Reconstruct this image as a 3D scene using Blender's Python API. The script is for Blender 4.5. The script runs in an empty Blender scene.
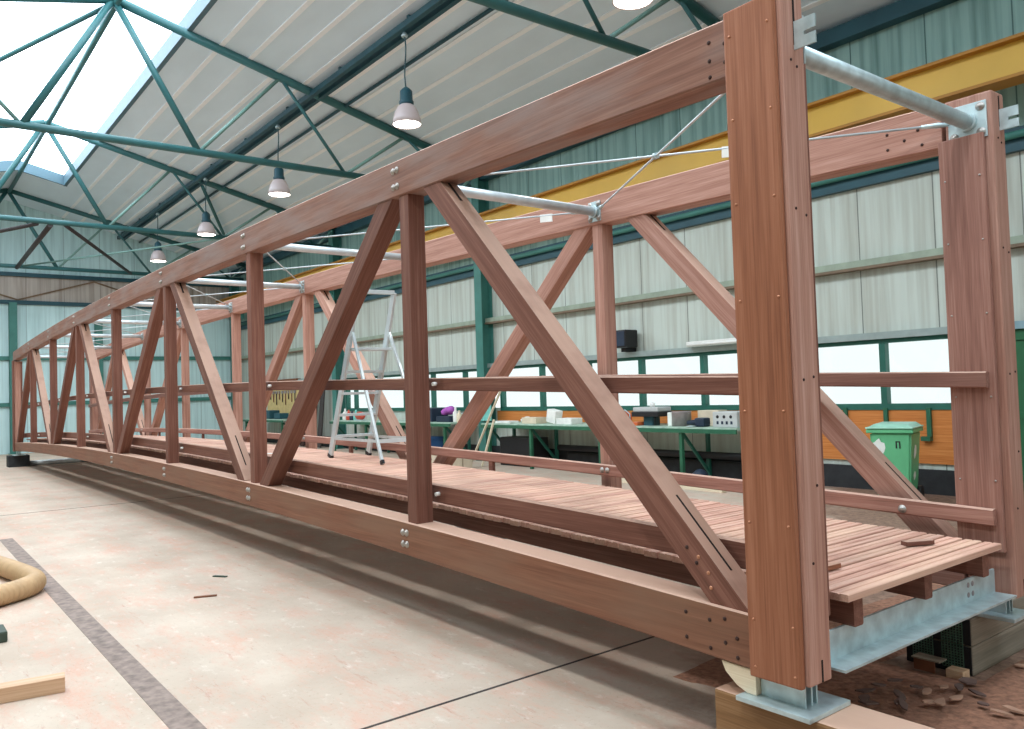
import bpy, bmesh, math, random
from mathutils import Vector, Matrix
random.seed(7)
PI = math.pi
sc = bpy.context.scene
col = sc.collection

# ------------------------------------------------------------------ camera, world, exposure
CAM = Vector((1.8552, -2.8069, 1.6102))
YAW, PITCH, ROLL, FPX = 0.6617, 0.0336, -0.0325, 807.7
cam_data = bpy.data.cameras.new('camera'); cam = bpy.data.objects.new('camera', cam_data)
col.objects.link(cam)
F = Vector((-math.cos(YAW)*math.cos(PITCH), math.sin(YAW)*math.cos(PITCH), math.sin(PITCH)))
Rt = F.cross(Vector((0, 0, 1))).normalized(); U = Rt.cross(F)
r_ = math.cos(ROLL)*Rt + math.sin(ROLL)*U
u_ = -math.sin(ROLL)*Rt + math.cos(ROLL)*U
cam.matrix_world = Matrix(((r_.x, u_.x, -F.x, CAM.x), (r_.y, u_.y, -F.y, CAM.y), (r_.z, u_.z, -F.z, CAM.z), (0, 0, 0, 1)))
cam_data.sensor_width = 36.0
cam_data.lens = FPX/1024*36
cam_data.clip_start = 0.05; cam_data.clip_end = 300
sc.camera = cam

WORLD = 1.25
SKYLIGHT = 5.4
LAMP_R, LAMP_L = 75.0, 130.0
world = bpy.data.worlds.new('daylight'); sc.world = world; world.use_nodes = True
bg = world.node_tree.nodes['Background']
bg.inputs[0].default_value = (0.93, 0.98, 1.0, 1); bg.inputs[1].default_value = WORLD
sc.view_settings.view_transform = 'Standard'; sc.view_settings.look = 'None'
sc.view_settings.exposure = 0.0; sc.view_settings.gamma = 1.0; sc.view_settings.use_curve_mapping = False

# ------------------------------------------------------------------ materials
def s2l(c):
    return tuple(((v/255)/12.92 if v/255 <= 0.04045 else (((v/255)+0.055)/1.055)**2.4) for v in c)

def nmat(name):
    m = bpy.data.materials.new(name); m.use_nodes = True
    nt = m.node_tree; b = nt.nodes['Principled BSDF']
    return m, nt, b

def mat(name, c, rough=0.6, metal=0.0, var=0.12, scale=(6, 6, 6), emit=0.0, bump=0.0, spec=0.4):
    """one colour with a soft procedural variation"""
    m, nt, b = nmat(name)
    c = s2l(c)
    tc = nt.nodes.new('ShaderNodeTexCoord'); mp = nt.nodes.new('ShaderNodeMapping'); mp.inputs['Scale'].default_value = scale
    nz = nt.nodes.new('ShaderNodeTexNoise'); nz.inputs['Scale'].default_value = 1.0; nz.inputs['Detail'].default_value = 6
    rp = nt.nodes.new('ShaderNodeValToRGB')
    rp.color_ramp.elements[0].position = 0.3; rp.color_ramp.elements[1].position = 0.7
    rp.color_ramp.elements[0].color = (*[v*(1-var) for v in c], 1)
    rp.color_ramp.elements[1].color = (*[min(1, v*(1+var)) for v in c], 1)
    nt.links.new(tc.outputs['Object'], mp.inputs[0]); nt.links.new(mp.outputs[0], nz.inputs['Vector'])
    nt.links.new(nz.outputs['Fac'], rp.inputs[0]); nt.links.new(rp.outputs[0], b.inputs['Base Color'])
    b.inputs['Roughness'].default_value = rough; b.inputs['Metallic'].default_value = metal
    b.inputs['Specular IOR Level'].default_value = spec
    if emit:
        b.inputs['Emission Color'].default_value = (*c, 1); b.inputs['Emission Strength'].default_value = emit
    if bump:
        bp = nt.nodes.new('ShaderNodeBump'); bp.inputs['Strength'].default_value = bump; bp.inputs['Distance'].default_value = 0.02
        nt.links.new(nz.outputs['Fac'], bp.inputs['Height']); nt.links.new(bp.outputs[0], b.inputs['Normal'])
    return m

def wood(name, dark, mid, light, rough=0.62, dust_toplight=0.0, weather=None):
    """grain runs along each timber's own X axis; every timber gets its own tint"""
    m, nt, b = nmat(name)
    L = nt.links.new
    tc = nt.nodes.new('ShaderNodeTexCoord'); oi = nt.nodes.new('ShaderNodeObjectInfo')
    off = nt.nodes.new('ShaderNodeVectorMath'); off.operation = 'MULTIPLY_ADD'
    cb = nt.nodes.new('ShaderNodeCombineXYZ')
    for i in range(3): L(oi.outputs['Random'], cb.inputs[i])
    off.inputs[1].default_value = (37, 23, 51)
    L(cb.outputs[0], off.inputs[0]); L(tc.outputs['Object'], off.inputs[2])
    mp = nt.nodes.new('ShaderNodeMapping'); mp.inputs['Scale'].default_value = (0.7, 26, 26)
    L(off.outputs[0], mp.inputs[0])
    n1 = nt.nodes.new('ShaderNodeTexNoise'); n1.inputs['Scale'].default_value = 1; n1.inputs['Detail'].default_value = 8; n1.inputs['Roughness'].default_value = 0.65
    L(mp.outputs[0], n1.inputs['Vector'])
    mp2 = nt.nodes.new('ShaderNodeMapping'); mp2.inputs['Scale'].default_value = (3.5, 150, 150); L(off.outputs[0], mp2.inputs[0])
    n2 = nt.nodes.new('ShaderNodeTexNoise'); n2.inputs['Scale'].default_value = 1; n2.inputs['Detail'].default_value = 3
    L(mp2.outputs[0], n2.inputs['Vector'])
    mx = nt.nodes.new('ShaderNodeMix'); mx.data_type = 'FLOAT'; mx.inputs[0].default_value = 0.38
    L(n1.outputs['Fac'], mx.inputs[2]); L(n2.outputs['Fac'], mx.inputs[3])
    rp = nt.nodes.new('ShaderNodeValToRGB'); cr = rp.color_ramp
    cr.elements[0].position = 0.30; cr.elements[0].color = (*s2l(dark), 1)
    cr.elements[1].position = 0.70; cr.elements[1].color = (*s2l(light), 1)
    e = cr.elements.new(0.5); e.color = (*s2l(mid), 1)
    L(mx.outputs[0], rp.inputs[0])
    hsv = nt.nodes.new('ShaderNodeHueSaturation')
    mr = nt.nodes.new('ShaderNodeMapRange'); mr.inputs['To Min'].default_value = 0.86; mr.inputs['To Max'].default_value = 1.12
    L(oi.outputs['Random'], mr.inputs['Value']); L(mr.outputs[0], hsv.inputs['Value'])
    L(rp.outputs[0], hsv.inputs['Color'])
    out = hsv.outputs[0]
    if weather:
        n3 = nt.nodes.new('ShaderNodeTexNoise'); n3.inputs['Scale'].default_value = 1.6; n3.inputs['Detail'].default_value = 7
        mp3 = nt.nodes.new('ShaderNodeMapping'); mp3.inputs['Scale'].default_value = (0.8, 4, 4); L(off.outputs[0], mp3.inputs[0]); L(mp3.outputs[0], n3.inputs['Vector'])
        r3 = nt.nodes.new('ShaderNodeMapRange'); r3.inputs['From Min'].default_value = 0.42; r3.inputs['From Max'].default_value = 0.68; r3.inputs['To Max'].default_value = 0.75
        L(n3.outputs['Fac'], r3.inputs['Value'])
        mw = nt.nodes.new('ShaderNodeMix'); mw.data_type = 'RGBA'
        L(r3.outputs[0], mw.inputs[0]); L(out, mw.inputs[6]); mw.inputs[7].default_value = (*s2l(weather), 1)
        out = mw.outputs[2]
    if dust_toplight:
        # pale sawdust on faces that look up, also painting in their overhead-lit brightness
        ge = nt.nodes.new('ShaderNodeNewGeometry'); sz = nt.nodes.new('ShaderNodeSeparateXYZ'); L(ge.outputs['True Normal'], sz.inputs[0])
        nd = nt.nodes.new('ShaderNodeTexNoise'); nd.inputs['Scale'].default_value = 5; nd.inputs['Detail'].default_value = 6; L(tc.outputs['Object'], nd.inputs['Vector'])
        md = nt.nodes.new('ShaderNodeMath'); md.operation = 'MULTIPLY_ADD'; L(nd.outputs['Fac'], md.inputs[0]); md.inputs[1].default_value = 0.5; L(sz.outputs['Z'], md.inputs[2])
        rd = nt.nodes.new('ShaderNodeMapRange'); rd.inputs['From Min'].default_value = 0.62; rd.inputs['From Max'].default_value = 0.95; rd.inputs['To Max'].default_value = dust_toplight
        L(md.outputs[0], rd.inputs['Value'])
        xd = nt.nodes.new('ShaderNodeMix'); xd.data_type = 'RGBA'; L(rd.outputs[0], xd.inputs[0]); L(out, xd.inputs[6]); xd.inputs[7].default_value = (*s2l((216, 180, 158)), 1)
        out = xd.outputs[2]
    L(out, b.inputs['Base Color'])
    b.inputs['Roughness'].default_value = rough; b.inputs['Specular IOR Level'].default_value = 0.3
    bp = nt.nodes.new('ShaderNodeBump'); bp.inputs['Strength'].default_value = 0.12; bp.inputs['Distance'].default_value = 0.01
    L(mx.outputs[0], bp.inputs['Height']); L(bp.outputs[0], b.inputs['Normal'])
    return m

M = {}
M['chord'] = wood('hardwood_chord', (106, 70, 56), (134, 94, 77), (156, 118, 100), dust_toplight=0.75, weather=(142, 126, 120))
M['chordlow'] = wood('hardwood_bottom_chord', (102, 66, 48), (130, 87, 66), (150, 108, 84), dust_toplight=0.75, weather=(134, 102, 82))
M['hard'] = wood('hardwood_red', (92, 58, 46), (122, 80, 66), (148, 106, 90), dust_toplight=0.6)
M['mid'] = wood('hardwood_mid', (118, 80, 68), (150, 108, 94), (176, 136, 120), dust_toplight=0.6)
M['post'] = wood('hardwood_orange', (118, 72, 50), (147, 94, 67), (170, 117, 90), rough=0.5, dust_toplight=0.5)
M['pink'] = wood('hardwood_pink', (146, 100, 84), (180, 134, 116), (206, 166, 150), dust_toplight=0.55)
M['deck'] = wood('hardwood_deck', (166, 116, 98), (204, 158, 138), (224, 188, 168), weather=(224, 188, 162))
M['pine'] = wood('pale_softwood', (188, 148, 114), (210, 174, 140), (226, 198, 166))
M['sleeper'] = wood('old_sleeper_wood', (100, 92, 78), (138, 128, 112), (166, 156, 140), weather=(124, 122, 110))
M['block'] = wood('brown_support_timber', (118, 86, 54), (152, 114, 76), (182, 146, 108), dust_toplight=0.85)
M['cream'] = wood('cream_lath', (206, 190, 158), (226, 212, 184), (238, 228, 204))
M['galv'] = mat('galvanised_steel', (192, 210, 212), 0.42, 0.5, 0.18, (14, 14, 14))
M['galv2'] = mat('pale_zinc_tube', (206, 214, 216), 0.42, 0.45, 0.10, (10, 10, 10))
M['bolt'] = mat('zinc_bolt', (166, 160, 152), 0.35, 0.6, 0.15)
M['copper'] = mat('brass_screw', (196, 138, 104), 0.45, 0.3, 0.1)
M['hole'] = mat('dark_plug', (58, 38, 32), 0.8)
M['slot'] = mat('shadow_slot', (34, 24, 20), 0.9)
M['whiteplastic'] = mat('white_plastic', (236, 236, 230), 0.4)
M['green'] = mat('green_steel_paint', (64, 122, 112), 0.45, 0.0, 0.12, (3, 3, 3))
M['teal'] = mat('teal_truss_paint', (54, 104, 104), 0.42, 0.0, 0.14, (2, 2, 2))
M['tealpale'] = mat('pale_green_truss_paint', (122, 158, 148), 0.45, 0.0, 0.10, (2, 2, 2))
M['darkteal'] = mat('dark_blue_green_paint', (36, 78, 88), 0.5, 0.0, 0.15, (2, 2, 2))
M['darkbrown'] = mat('dark_brown_steel', (62, 56, 54), 0.6)
M['winframe'] = mat('window_frame_green', (38, 98, 84), 0.45, 0.0, 0.12)
M['yellow'] = mat('crane_yellow_paint', (212, 170, 66), 0.45, 0.0, 0.08, (1, 1, 1))
M['cranebrown'] = mat('crane_flange_ochre', (170, 118, 40), 0.55, 0.0, 0.12, (1, 1, 1))
M['orange'] = wood('orange_plywood', (172, 98, 44), (200, 124, 62), (216, 146, 84))
M['benchgreen'] = mat('bench_green_paint', (42, 98, 72), 0.45, 0.0, 0.15)
M['benchtop'] = mat('worn_bench_top', (170, 196, 178), 0.5, 0.0, 0.25, (8, 8, 8))
M['plinth'] = mat('dark_plinth', (44, 46, 48), 0.8, 0.0, 0.3)
M['black'] = mat('black_plastic', (30, 30, 32), 0.5)
M['binbody'] = mat('bin_green_plastic', (102, 186, 134), 0.42, 0.0, 0.06)
M['binlid'] = mat('bin_lid_green', (160, 214, 190), 0.4, 0.0, 0.10)
M['alu'] = mat('ladder_aluminium', (206, 216, 216), 0.4, 0.35, 0.08)
M['sticker'] = mat('white_sticker', (232, 238, 230), 0.6, 0.0, 0.05)
M['hose'] = mat('tan_hose', (190, 158, 118), 0.6, 0.0, 0.12)
M['darkgreen'] = mat('dark_green_plastic', (60, 74, 62), 0.6)
M['doorgreen'] = mat('door_green', (38, 98, 62), 0.5, 0.0, 0.08)
M['grey'] = mat('light_grey_machine', (188, 192, 190), 0.45, 0.0, 0.08)
M['tin'] = mat('tin_can', (160, 150, 150), 0.4, 0.4, 0.25)
M['navy'] = mat('dark_navy', (34, 48, 66), 0.5)
M['red'] = mat('red_plastic', (206, 84, 64), 0.45)
M['redorange'] = mat('orange_plastic', (226, 112, 64), 0.45)
M['purple'] = mat('purple_cloth', (178, 96, 186), 0.8)
M['blue'] = mat('blue_plastic', (52, 92, 140), 0.5)
M['tealcloth'] = mat('teal_cloth', (120, 196, 184), 0.8)
M['peg'] = mat('pegboard_yellow', (212, 188, 130), 0.7)
M['chip'] = mat('dark_wood_chip', (112, 90, 82), 0.8, 0.0, 0.25)
M['chip2'] = mat('pale_wood_chip', (186, 146, 122), 0.8, 0.0, 0.2)
M['rust'] = mat('rusty_brown', (120, 76, 52), 0.7)
M['stampgrey'] = mat('grey_green_mesh_plate', (84, 116, 98), 0.6)
M['endblack'] = mat('black_sealed_end', (30, 32, 36), 0.7)
M['card'] = mat('cardboard', (214, 200, 176), 0.8)
M['concretetrim'] = mat('grey_floor_channel', (136, 120, 110), 0.7, 0.0, 0.35, (16, 16, 16))
M['joint'] = mat('floor_joint', (64, 58, 54), 0.9)
M['curb'] = mat('skylight_curb_white', (84, 112, 122), 0.5, 0.0, 0.04)

def lampglow(name, c, e):
    m, nt, b = nmat(name)
    b.inputs['Base Color'].default_value = (*s2l(c), 1); b.inputs['Roughness'].default_value = 0.3
    b.inputs['Emission Color'].default_value = (*s2l(c), 1); b.inputs['Emission Strength'].default_value = e
    return m
M['lampglass'] = lampglow('lit_lamp_glass', (255, 252, 240), 14.0)
M['lampshade'] = lampglow('glowing_lamp_reflector', (186, 172, 170), 0.16)
M['skypane'] = lampglow('milky_skylight', (226, 240, 255), SKYLIGHT)

def glass():
    m, nt, b = nmat('window_glass')
    o = nt.nodes['Material Output']
    t = nt.nodes.new('ShaderNodeBsdfTransparent'); t.inputs[0].default_value = (0.95, 0.99, 0.98, 1)
    g = nt.nodes.new('ShaderNodeBsdfGlossy'); g.inputs['Roughness'].default_value = 0.05
    x = nt.nodes.new('ShaderNodeMixShader'); x.inputs[0].default_value = 0.06
    nt.links.new(t.outputs[0], x.inputs[1]); nt.links.new(g.outputs[0], x.inputs[2]); nt.links.new(x.outputs[0], o.inputs['Surface'])
    return m
M['glass'] = glass()

def sheet(name, base, dark, seam, pitch, axis, streak=0.5, flute=0.0):
    """wall sheeting: panels with seams every `pitch` along `axis`, vertical dirt streaks"""
    m, nt, b = nmat(name); L = nt.links.new
    tc = nt.nodes.new('ShaderNodeTexCoord'); sp = nt.nodes.new('ShaderNodeSeparateXYZ'); L(tc.outputs['Object'], sp.inputs[0])
    mp = nt.nodes.new('ShaderNodeMapping'); mp.inputs['Scale'].default_value = (9, 9, 0.35) ; L(tc.outputs['Object'], mp.inputs[0])
    n = nt.nodes.new('ShaderNodeTexNoise'); n.inputs['Scale'].default_value = 1.0; n.inputs['Detail'].default_value = 6; L(mp.outputs[0], n.inputs['Vector'])
    rp = nt.nodes.new('ShaderNodeValToRGB'); cr = rp.color_ramp
    cr.elements[0].position = 0.5-0.32*streak-0.02; cr.elements[0].color = (*s2l(dark), 1)
    cr.elements[1].position = 0.58; cr.elements[1].color = (*s2l(base), 1)
    L(n.outputs['Fac'], rp.inputs[0])
    d = nt.nodes.new('ShaderNodeMath'); d.operation = 'DIVIDE'; L(sp.outputs[axis], d.inputs[0]); d.inputs[1].default_value = pitch
    fr = nt.nodes.new('ShaderNodeMath'); fr.operation = 'FRACT'; L(d.outputs[0], fr.inputs[0])
    lt = nt.nodes.new('ShaderNodeMath'); lt.operation = 'LESS_THAN'; L(fr.outputs[0], lt.inputs[0]); lt.inputs[1].default_value = 0.018/pitch
    mx = nt.nodes.new('ShaderNodeMix'); mx.data_type = 'RGBA'; L(lt.outputs[0], mx.inputs[0]); L(rp.outputs[0], mx.inputs[6]); mx.inputs[7].default_value = (*s2l(seam), 1)
    L(mx.outputs[2], b.inputs['Base Color']); b.inputs['Roughness'].default_value = 0.6
    if flute:
        w = nt.nodes.new('ShaderNodeMath'); w.operation = 'MULTIPLY'; L(sp.outputs[axis], w.inputs[0]); w.inputs[1].default_value = 2*PI/flute
        si = nt.nodes.new('ShaderNodeMath'); si.operation = 'SINE'; L(w.outputs[0], si.inputs[0])
        bp = nt.nodes.new('ShaderNodeBump'); bp.inputs['Strength'].default_value = 0.25; bp.inputs['Distance'].default_value = 0.01
        L(si.outputs[0], bp.inputs['Height']); L(bp.outputs[0], b.inputs['Normal'])
    return m
M['wallbeige'] = sheet('beige_wall_sheet', (196, 206, 196), (172, 176, 164), (120, 126, 118), 1.1, 'X', 0.6, 0.12)
M['wallteal'] = sheet('grey_green_wall_sheet', (150, 184, 174), (84, 122, 114), (74, 108, 102), 1.1, 'X', 0.95, 0.12)
M['wallmint'] = sheet('mint_wall_sheet', (206, 236, 236), (180, 212, 212), (150, 180, 180), 1.2, 'Y', 0.5, 0.0)
M['wallbrown'] = sheet('dusty_brown_sheet', (196, 186, 176), (158, 142, 130), (120, 108, 98), 1.2, 'Y', 0.6, 0.0)
M['roof'] = mat('grey_roof_panel', (220, 236, 244), 0.6, 0.0, 0.05, (0.6, 1.5, 1.5))
M['roofrib'] = mat('pale_roof_rib', (248, 254, 254), 0.6, 0.0, 0.05)

def floor_mat():
    m, nt, b = nmat('dusty_concrete'); L = nt.links.new
    tc = nt.nodes.new('ShaderNodeTexCoord')
    def noise(scale, detail=8, rough=0.6, sc3=(1, 1, 1)):
        mp = nt.nodes.new('ShaderNodeMapping'); mp.inputs['Scale'].default_value = sc3; L(tc.outputs['Object'], mp.inputs[0])
        n = nt.nodes.new('ShaderNodeTexNoise'); n.inputs['Scale'].default_value = scale; n.inputs['Detail'].default_value = detail; n.inputs['Roughness'].default_value = rough
        L(mp.outputs[0], n.inputs['Vector']); return n.outputs['Fac']
    def ramp(fac, stops):
        r = nt.nodes.new('ShaderNodeValToRGB'); r.color_ramp.elements[0].position = stops[0][0]; r.color_ramp.elements[0].color = (*s2l(stops[0][1]), 1)
        r.color_ramp.elements[1].position = stops[1][0]; r.color_ramp.elements[1].color = (*s2l(stops[1][1]), 1)
        L(fac, r.inputs[0]); return r.outputs[0]
    def mix(f, a, c):
        x = nt.nodes.new('ShaderNodeMix'); x.data_type = 'RGBA'; L(f, x.inputs[0])
        L(a, x.inputs[6])
        if isinstance(c, tuple): x.inputs[7].default_value = (*s2l(c), 1)
        else: L(c, x.inputs[7])
        return x.outputs[2]
    def rng(f, a, c, lo=0, hi=1):
        x = nt.nodes.new('ShaderNodeMapRange'); x.inputs['From Min'].default_value = a; x.inputs['From Max'].default_value = c
        x.inputs['To Min'].default_value = lo; x.inputs['To Max'].default_value = hi; L(f, x.inputs['Value']); return x.outputs[0]
    base = ramp(noise(1.1), [(0.3, (182, 165, 147)), (0.7, (205, 191, 174))])
    c = mix(rng(noise(2.6, 12, 0.8, (0.55, 1.3, 1)), 0.48, 0.64, 0, 0.75), base, (204, 160, 140))      # pink sawdust
    c = mix(rng(noise(6.5, 10, 0.8, (0.3, 1.6, 1)), 0.58, 0.66, 0, 0.55), c, (176, 124, 108))          # reddish smears
    c = mix(rng(noise(9.0, 10, 0.75, (0.6, 1.0, 1)), 0.56, 0.70, 0, 0.5), c, (232, 226, 216))
    c = mix(rng(noise(30, 8, 0.85), 0.56, 0.66, 0, 0.55), c, (146, 120, 102))                             # crumbs
    c = mix(rng(noise(0.55, 5, 0.5), 0.58, 0.72, 0, 0.5), c, (188, 164, 146))
    sp = nt.nodes.new('ShaderNodeSeparateXYZ'); L(tc.outputs['Object'], sp.inputs[0])
    # brown sawdust trodden in at the open end, with a ragged edge
    ad = nt.nodes.new('ShaderNodeMath'); ad.operation = 'MULTIPLY_ADD'; L(noise(1.7, 8, 0.7), ad.inputs[0]); ad.inputs[1].default_value = 2.4; L(sp.outputs['X'], ad.inputs[2])
    yy = nt.nodes.new('ShaderNodeMath'); yy.operation = 'MULTIPLY_ADD'; L(sp.outputs['Y'], yy.inputs[0]); yy.inputs[1].default_value = 0.55; L(ad.outputs[0], yy.inputs[2])
    msk = rng(yy.outputs[0], 0.35, 1.2)
    brown = ramp(noise(14, 8, 0.75), [(0.35, (116, 92, 78)), (0.68, (170, 138, 118))])
    c = mix(msk, c, brown)
    L(c, b.inputs['Base Color']); b.inputs['Roughness'].default_value = 0.75; b.inputs['Specular IOR Level'].default_value = 0.25
    bp = nt.nodes.new('ShaderNodeBump'); bp.inputs['Strength'].default_value = 0.2; bp.inputs['Distance'].default_value = 0.01
    L(noise(30, 6, 0.7), bp.inputs['Height']); L(bp.outputs[0], b.inputs['Normal'])
    return m
M['floor'] = floor_mat()
M['sawdust'] = mat('brown_sawdust', (152, 110, 88), 0.9, 0.0, 0.35, (30, 30, 30), bump=0.6)

# ------------------------------------------------------------------ mesh helpers
class MB:
    def __init__(s): s.bm = bmesh.new()
    def _faces(s, vs, fs, smooth=False):
        bv = [s.bm.verts.new(v) for v in vs]
        out = []
        for f in fs:
            try:
                fc = s.bm.faces.new([bv[i] for i in f]); fc.smooth = smooth; out.append(fc)
            except ValueError: pass
        return out
    def box(s, x0, x1, y0, y1, z0, z1, M4=None, bev=0.0):
        vs = [Vector((x, y, z)) for x in (x0, x1) for y in (y0, y1) for z in (z0, z1)]
        if M4: vs = [M4 @ v for v in vs]
        fs = s._faces(vs, [(0, 1, 3, 2), (4, 6, 7, 5), (0, 4, 5, 1), (2, 3, 7, 6), (0, 2, 6, 4), (1, 5, 7, 3)])
        if bev:
            es = list({e for f in fs for e in f.edges})
            bmesh.ops.bevel(s.bm, geom=es, offset=bev, segments=2, affect='EDGES', profile=0.6)
        return s
    def bar(s, p0, p1, w, h, up=(0, 0, 1), bev=0.0):
        m, L = axes(p0, p1, up)
        return s.box(0, L, -w/2, w/2, -h/2, h/2, m, bev)
    def tube(s, pts, r, seg=12, cap=True):
        pts = [Vector(p) for p in pts]; n = len(pts); rs = r if isinstance(r, (list, tuple)) else [r]*n
        rings = []; prev = None
        for i, p in enumerate(pts):
            t = (pts[min(i+1, n-1)] - pts[max(i-1, 0)]).normalized()
            a = prev if prev is not None else (Vector((0, 0, 1)) if abs(t.z) < 0.9 else Vector((1, 0, 0)))
            a = (a - t*a.dot(t)).normalized(); b = t.cross(a); prev = a
            rings.append([s.bm.verts.new(p + rs[i]*(math.cos(2*PI*k/seg)*a + math.sin(2*PI*k/seg)*b)) for k in range(seg)])
        for i in range(n-1):
            for k in range(seg):
                f = s.bm.faces.new((rings[i][k], rings[i][(k+1) % seg], rings[i+1][(k+1) % seg], rings[i+1][k])); f.smooth = True
        if cap:
            s.bm.faces.new(rings[0][::-1]); s.bm.faces.new(rings[-1])
        return s
    def lathe(s, prof, c=(0, 0, 0), seg=24, M4=None):
        c = Vector(c); rings = []
        for (r, z) in prof:
            ring = []
            for k in range(seg):
                v = Vector((r*math.cos(2*PI*k/seg), r*math.sin(2*PI*k/seg), z))
                if M4: v = M4 @ v
                ring.append(s.bm.verts.new(v + c))
            rings.append(ring)
        for i in range(len(prof)-1):
            for k in range(seg):
                f = s.bm.faces.new((rings[i][k], rings[i][(k+1) % seg], rings[i+1][(k+1) % seg], rings[i+1][k])); f.smooth = True
        if prof[0][0] > 1e-4: s.bm.faces.new(rings[0][::-1])
        if prof[-1][0] > 1e-4: s.bm.faces.new(rings[-1])
        return s
    def prism(s, poly, d, M4=None):
        """poly in the local XZ plane, extruded d along +Y"""
        n = len(poly)
        vs = [Vector((x, 0, z)) for x, z in poly] + [Vector((x, d, z)) for x, z in poly]
        if M4: vs = [M4 @ v for v in vs]
        s._faces(vs, [tuple(range(n)), tuple(range(2*n-1, n-1, -1))] + [(i, i+n, (i+1) % n + n, (i+1) % n) for i in range(n)])
        return s
    def build(s, name, m, parent=None, M4=None):
        bmesh.ops.recalc_face_normals(s.bm, faces=s.bm.faces)
        me = bpy.data.meshes.new(name); s.bm.to_mesh(me); s.bm.free()
        me.materials.append(m)
        o = bpy.data.objects.new(name, me); col.objects.link(o)
        W = M4 if M4 is not None else Matrix.Identity(4)
        if parent is not None: attach(o, parent)
        o.matrix_basis = W
        o['_'] = 0; del o['_']
        return o

def axes(p0, p1, up=(0, 0, 1)):
    p0, p1 = Vector(p0), Vector(p1); x = (p1-p0); L = x.length; x.normalize()
    z = Vector(up); z = (z - x*z.dot(x)); z.normalize(); y = z.cross(x)
    return Matrix(((x.x, y.x, z.x, p0.x), (x.y, y.y, z.y, p0.y), (x.z, y.z, z.z, p0.z), (0, 0, 0, 1))), L

def wm(o):
    m = o.matrix_basis.copy()
    if o.parent: m = wm(o.parent) @ o.matrix_parent_inverse @ m
    return m
def attach(o, parent):
    o.parent = parent; o.matrix_parent_inverse = wm(parent).inverted()

def tag(o, label=None, cat=None, group=None, kind=None):
    if label: o['label'] = label
    if cat: o['category'] = cat
    if group: o['group'] = group
    if kind: o['kind'] = kind
    return o
def thing(name, label, cat, loc=(0, 0, 0), rz=0.0, group=None):
    o = bpy.data.objects.new(name, None); o.empty_display_size = 0.2; col.objects.link(o)
    o.matrix_basis = Matrix.Translation(Vector(loc)) @ Matrix.Rotation(rz, 4, 'Z')
    return tag(o, label, cat, group)
def struct(mb, name, m): return tag(mb.build(name, m), kind='structure')
def timber(name, p0, p1, w, h, m, parent, up=(0, 0, 1), bev=0.006, M0=None):
    """one timber whose own X runs along the grain; w is across, h is along `up`"""
    A, L = axes(p0, p1, up)
    mb = MB(); mb.box(0, L, -w/2, w/2, -h/2, h/2, None, bev)
    return mb.build(name, m, parent, A if M0 is None else M0 @ A)
def copy_tree(o, parent=None):
    c = o.copy(); col.objects.link(c)
    if parent is not None: c.parent = parent
    for ch in [k for k in bpy.data.objects if k.parent == o]: copy_tree(ch, c)
    return c

# ------------------------------------------------------------------ hall shell
YW, XE, XF = 8.7, -31.3, 7.5          # right wall, far wall, open end towards the camera
RY = 0.5                              # ridge
def zr(y): return 8.97 - 0.243*abs(y-RY)
struct(MB().box(XE-0.3, 14, -14, YW+0.2, -0.15, 0), 'floor', M['floor'])
struct(MB().box(-9.9, 3, -1.70, -1.56, -0.02, 0.003), 'trim_1', M['concretetrim'])       # channel let into the floor
mb = MB()
for a, b in (((-1.75, -1.62), (-1.85, 8.6)), ((-12.5, -8), (-12.5, 8.6))):
    mb.bar((a[0], a[1], 0.0), (b[0], b[1], 0.0), 0.018, 0.004)
struct(mb, 'trim_2', M['joint'])
# roof slopes with pale ribs
def slope(name, y0, y1, x0=XE, x1=XF):
    mb = MB(); m, L = axes((0, y0, zr(y0)+0.05), (0, y1, zr(y1)+0.05), (0, 0, 1))
    vs = []
    t = 0.1
    for x in (x0, x1):
        for (y, dz) in ((y0, 0), (y1, 0), (y1, t), (y0, t)): vs.append(Vector((x, y, zr(y)+dz)))
    mb._faces(vs, [(0, 1, 2, 3), (7, 6, 5, 4), (0, 4, 5, 1), (1, 5, 6, 2), (2, 6, 7, 3), (3, 7, 4, 0)])
    return struct(mb, name, M['roof'])
slope('ceiling_right', 1.8, YW+0.15)
slope('ceiling_left', -2.3, -7.9)
slope('ceiling_end', -2.3, RY, XE, -27.0); slope('ceiling_end_right', RY, 1.8, XE, -27.0)
mb = MB()
y = 2.4
while y < 8.5:
    mb.bar((XE, y, zr(y)-0.004), (XF, y, zr(y)-0.004), 0.09, 0.02, (0, 0.2, 1)); y += 0.56
struct(mb, 'trim_3', M['roofrib'])
# skylight: curb and milky panes along the ridge
mb = MB()
for yy in (1.8, -2.3):
    mb.box(-27.0, XF, yy-0.05, yy+0.05, zr(yy)-0.02, zr(yy)+0.34)
mb.prism([(y, zr(y)+dz) for y, dz in ((-2.35, -0.02), (RY, -0.02), (1.85, -0.02), (1.85, 0.31), (RY, 0.31), (-2.35, 0.31))], 0.08, Matrix.Translation((-26.9, 0, 0)) @ Matrix.Rotation(PI/2, 4, 'Z'))
struct(mb, 'trim_4', M['curb'])
mb = MB()
for (ya, yb) in ((-2.3, RY), (RY, 1.8)):
    mb._faces([Vector((x, y, zr(y)+0.30)) for x, y in ((-27, ya), (XF, ya), (XF, yb), (-27, yb))], [(0, 1, 2, 3)])
sk = struct(mb, 'window_roof', M['skypane'])

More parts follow.
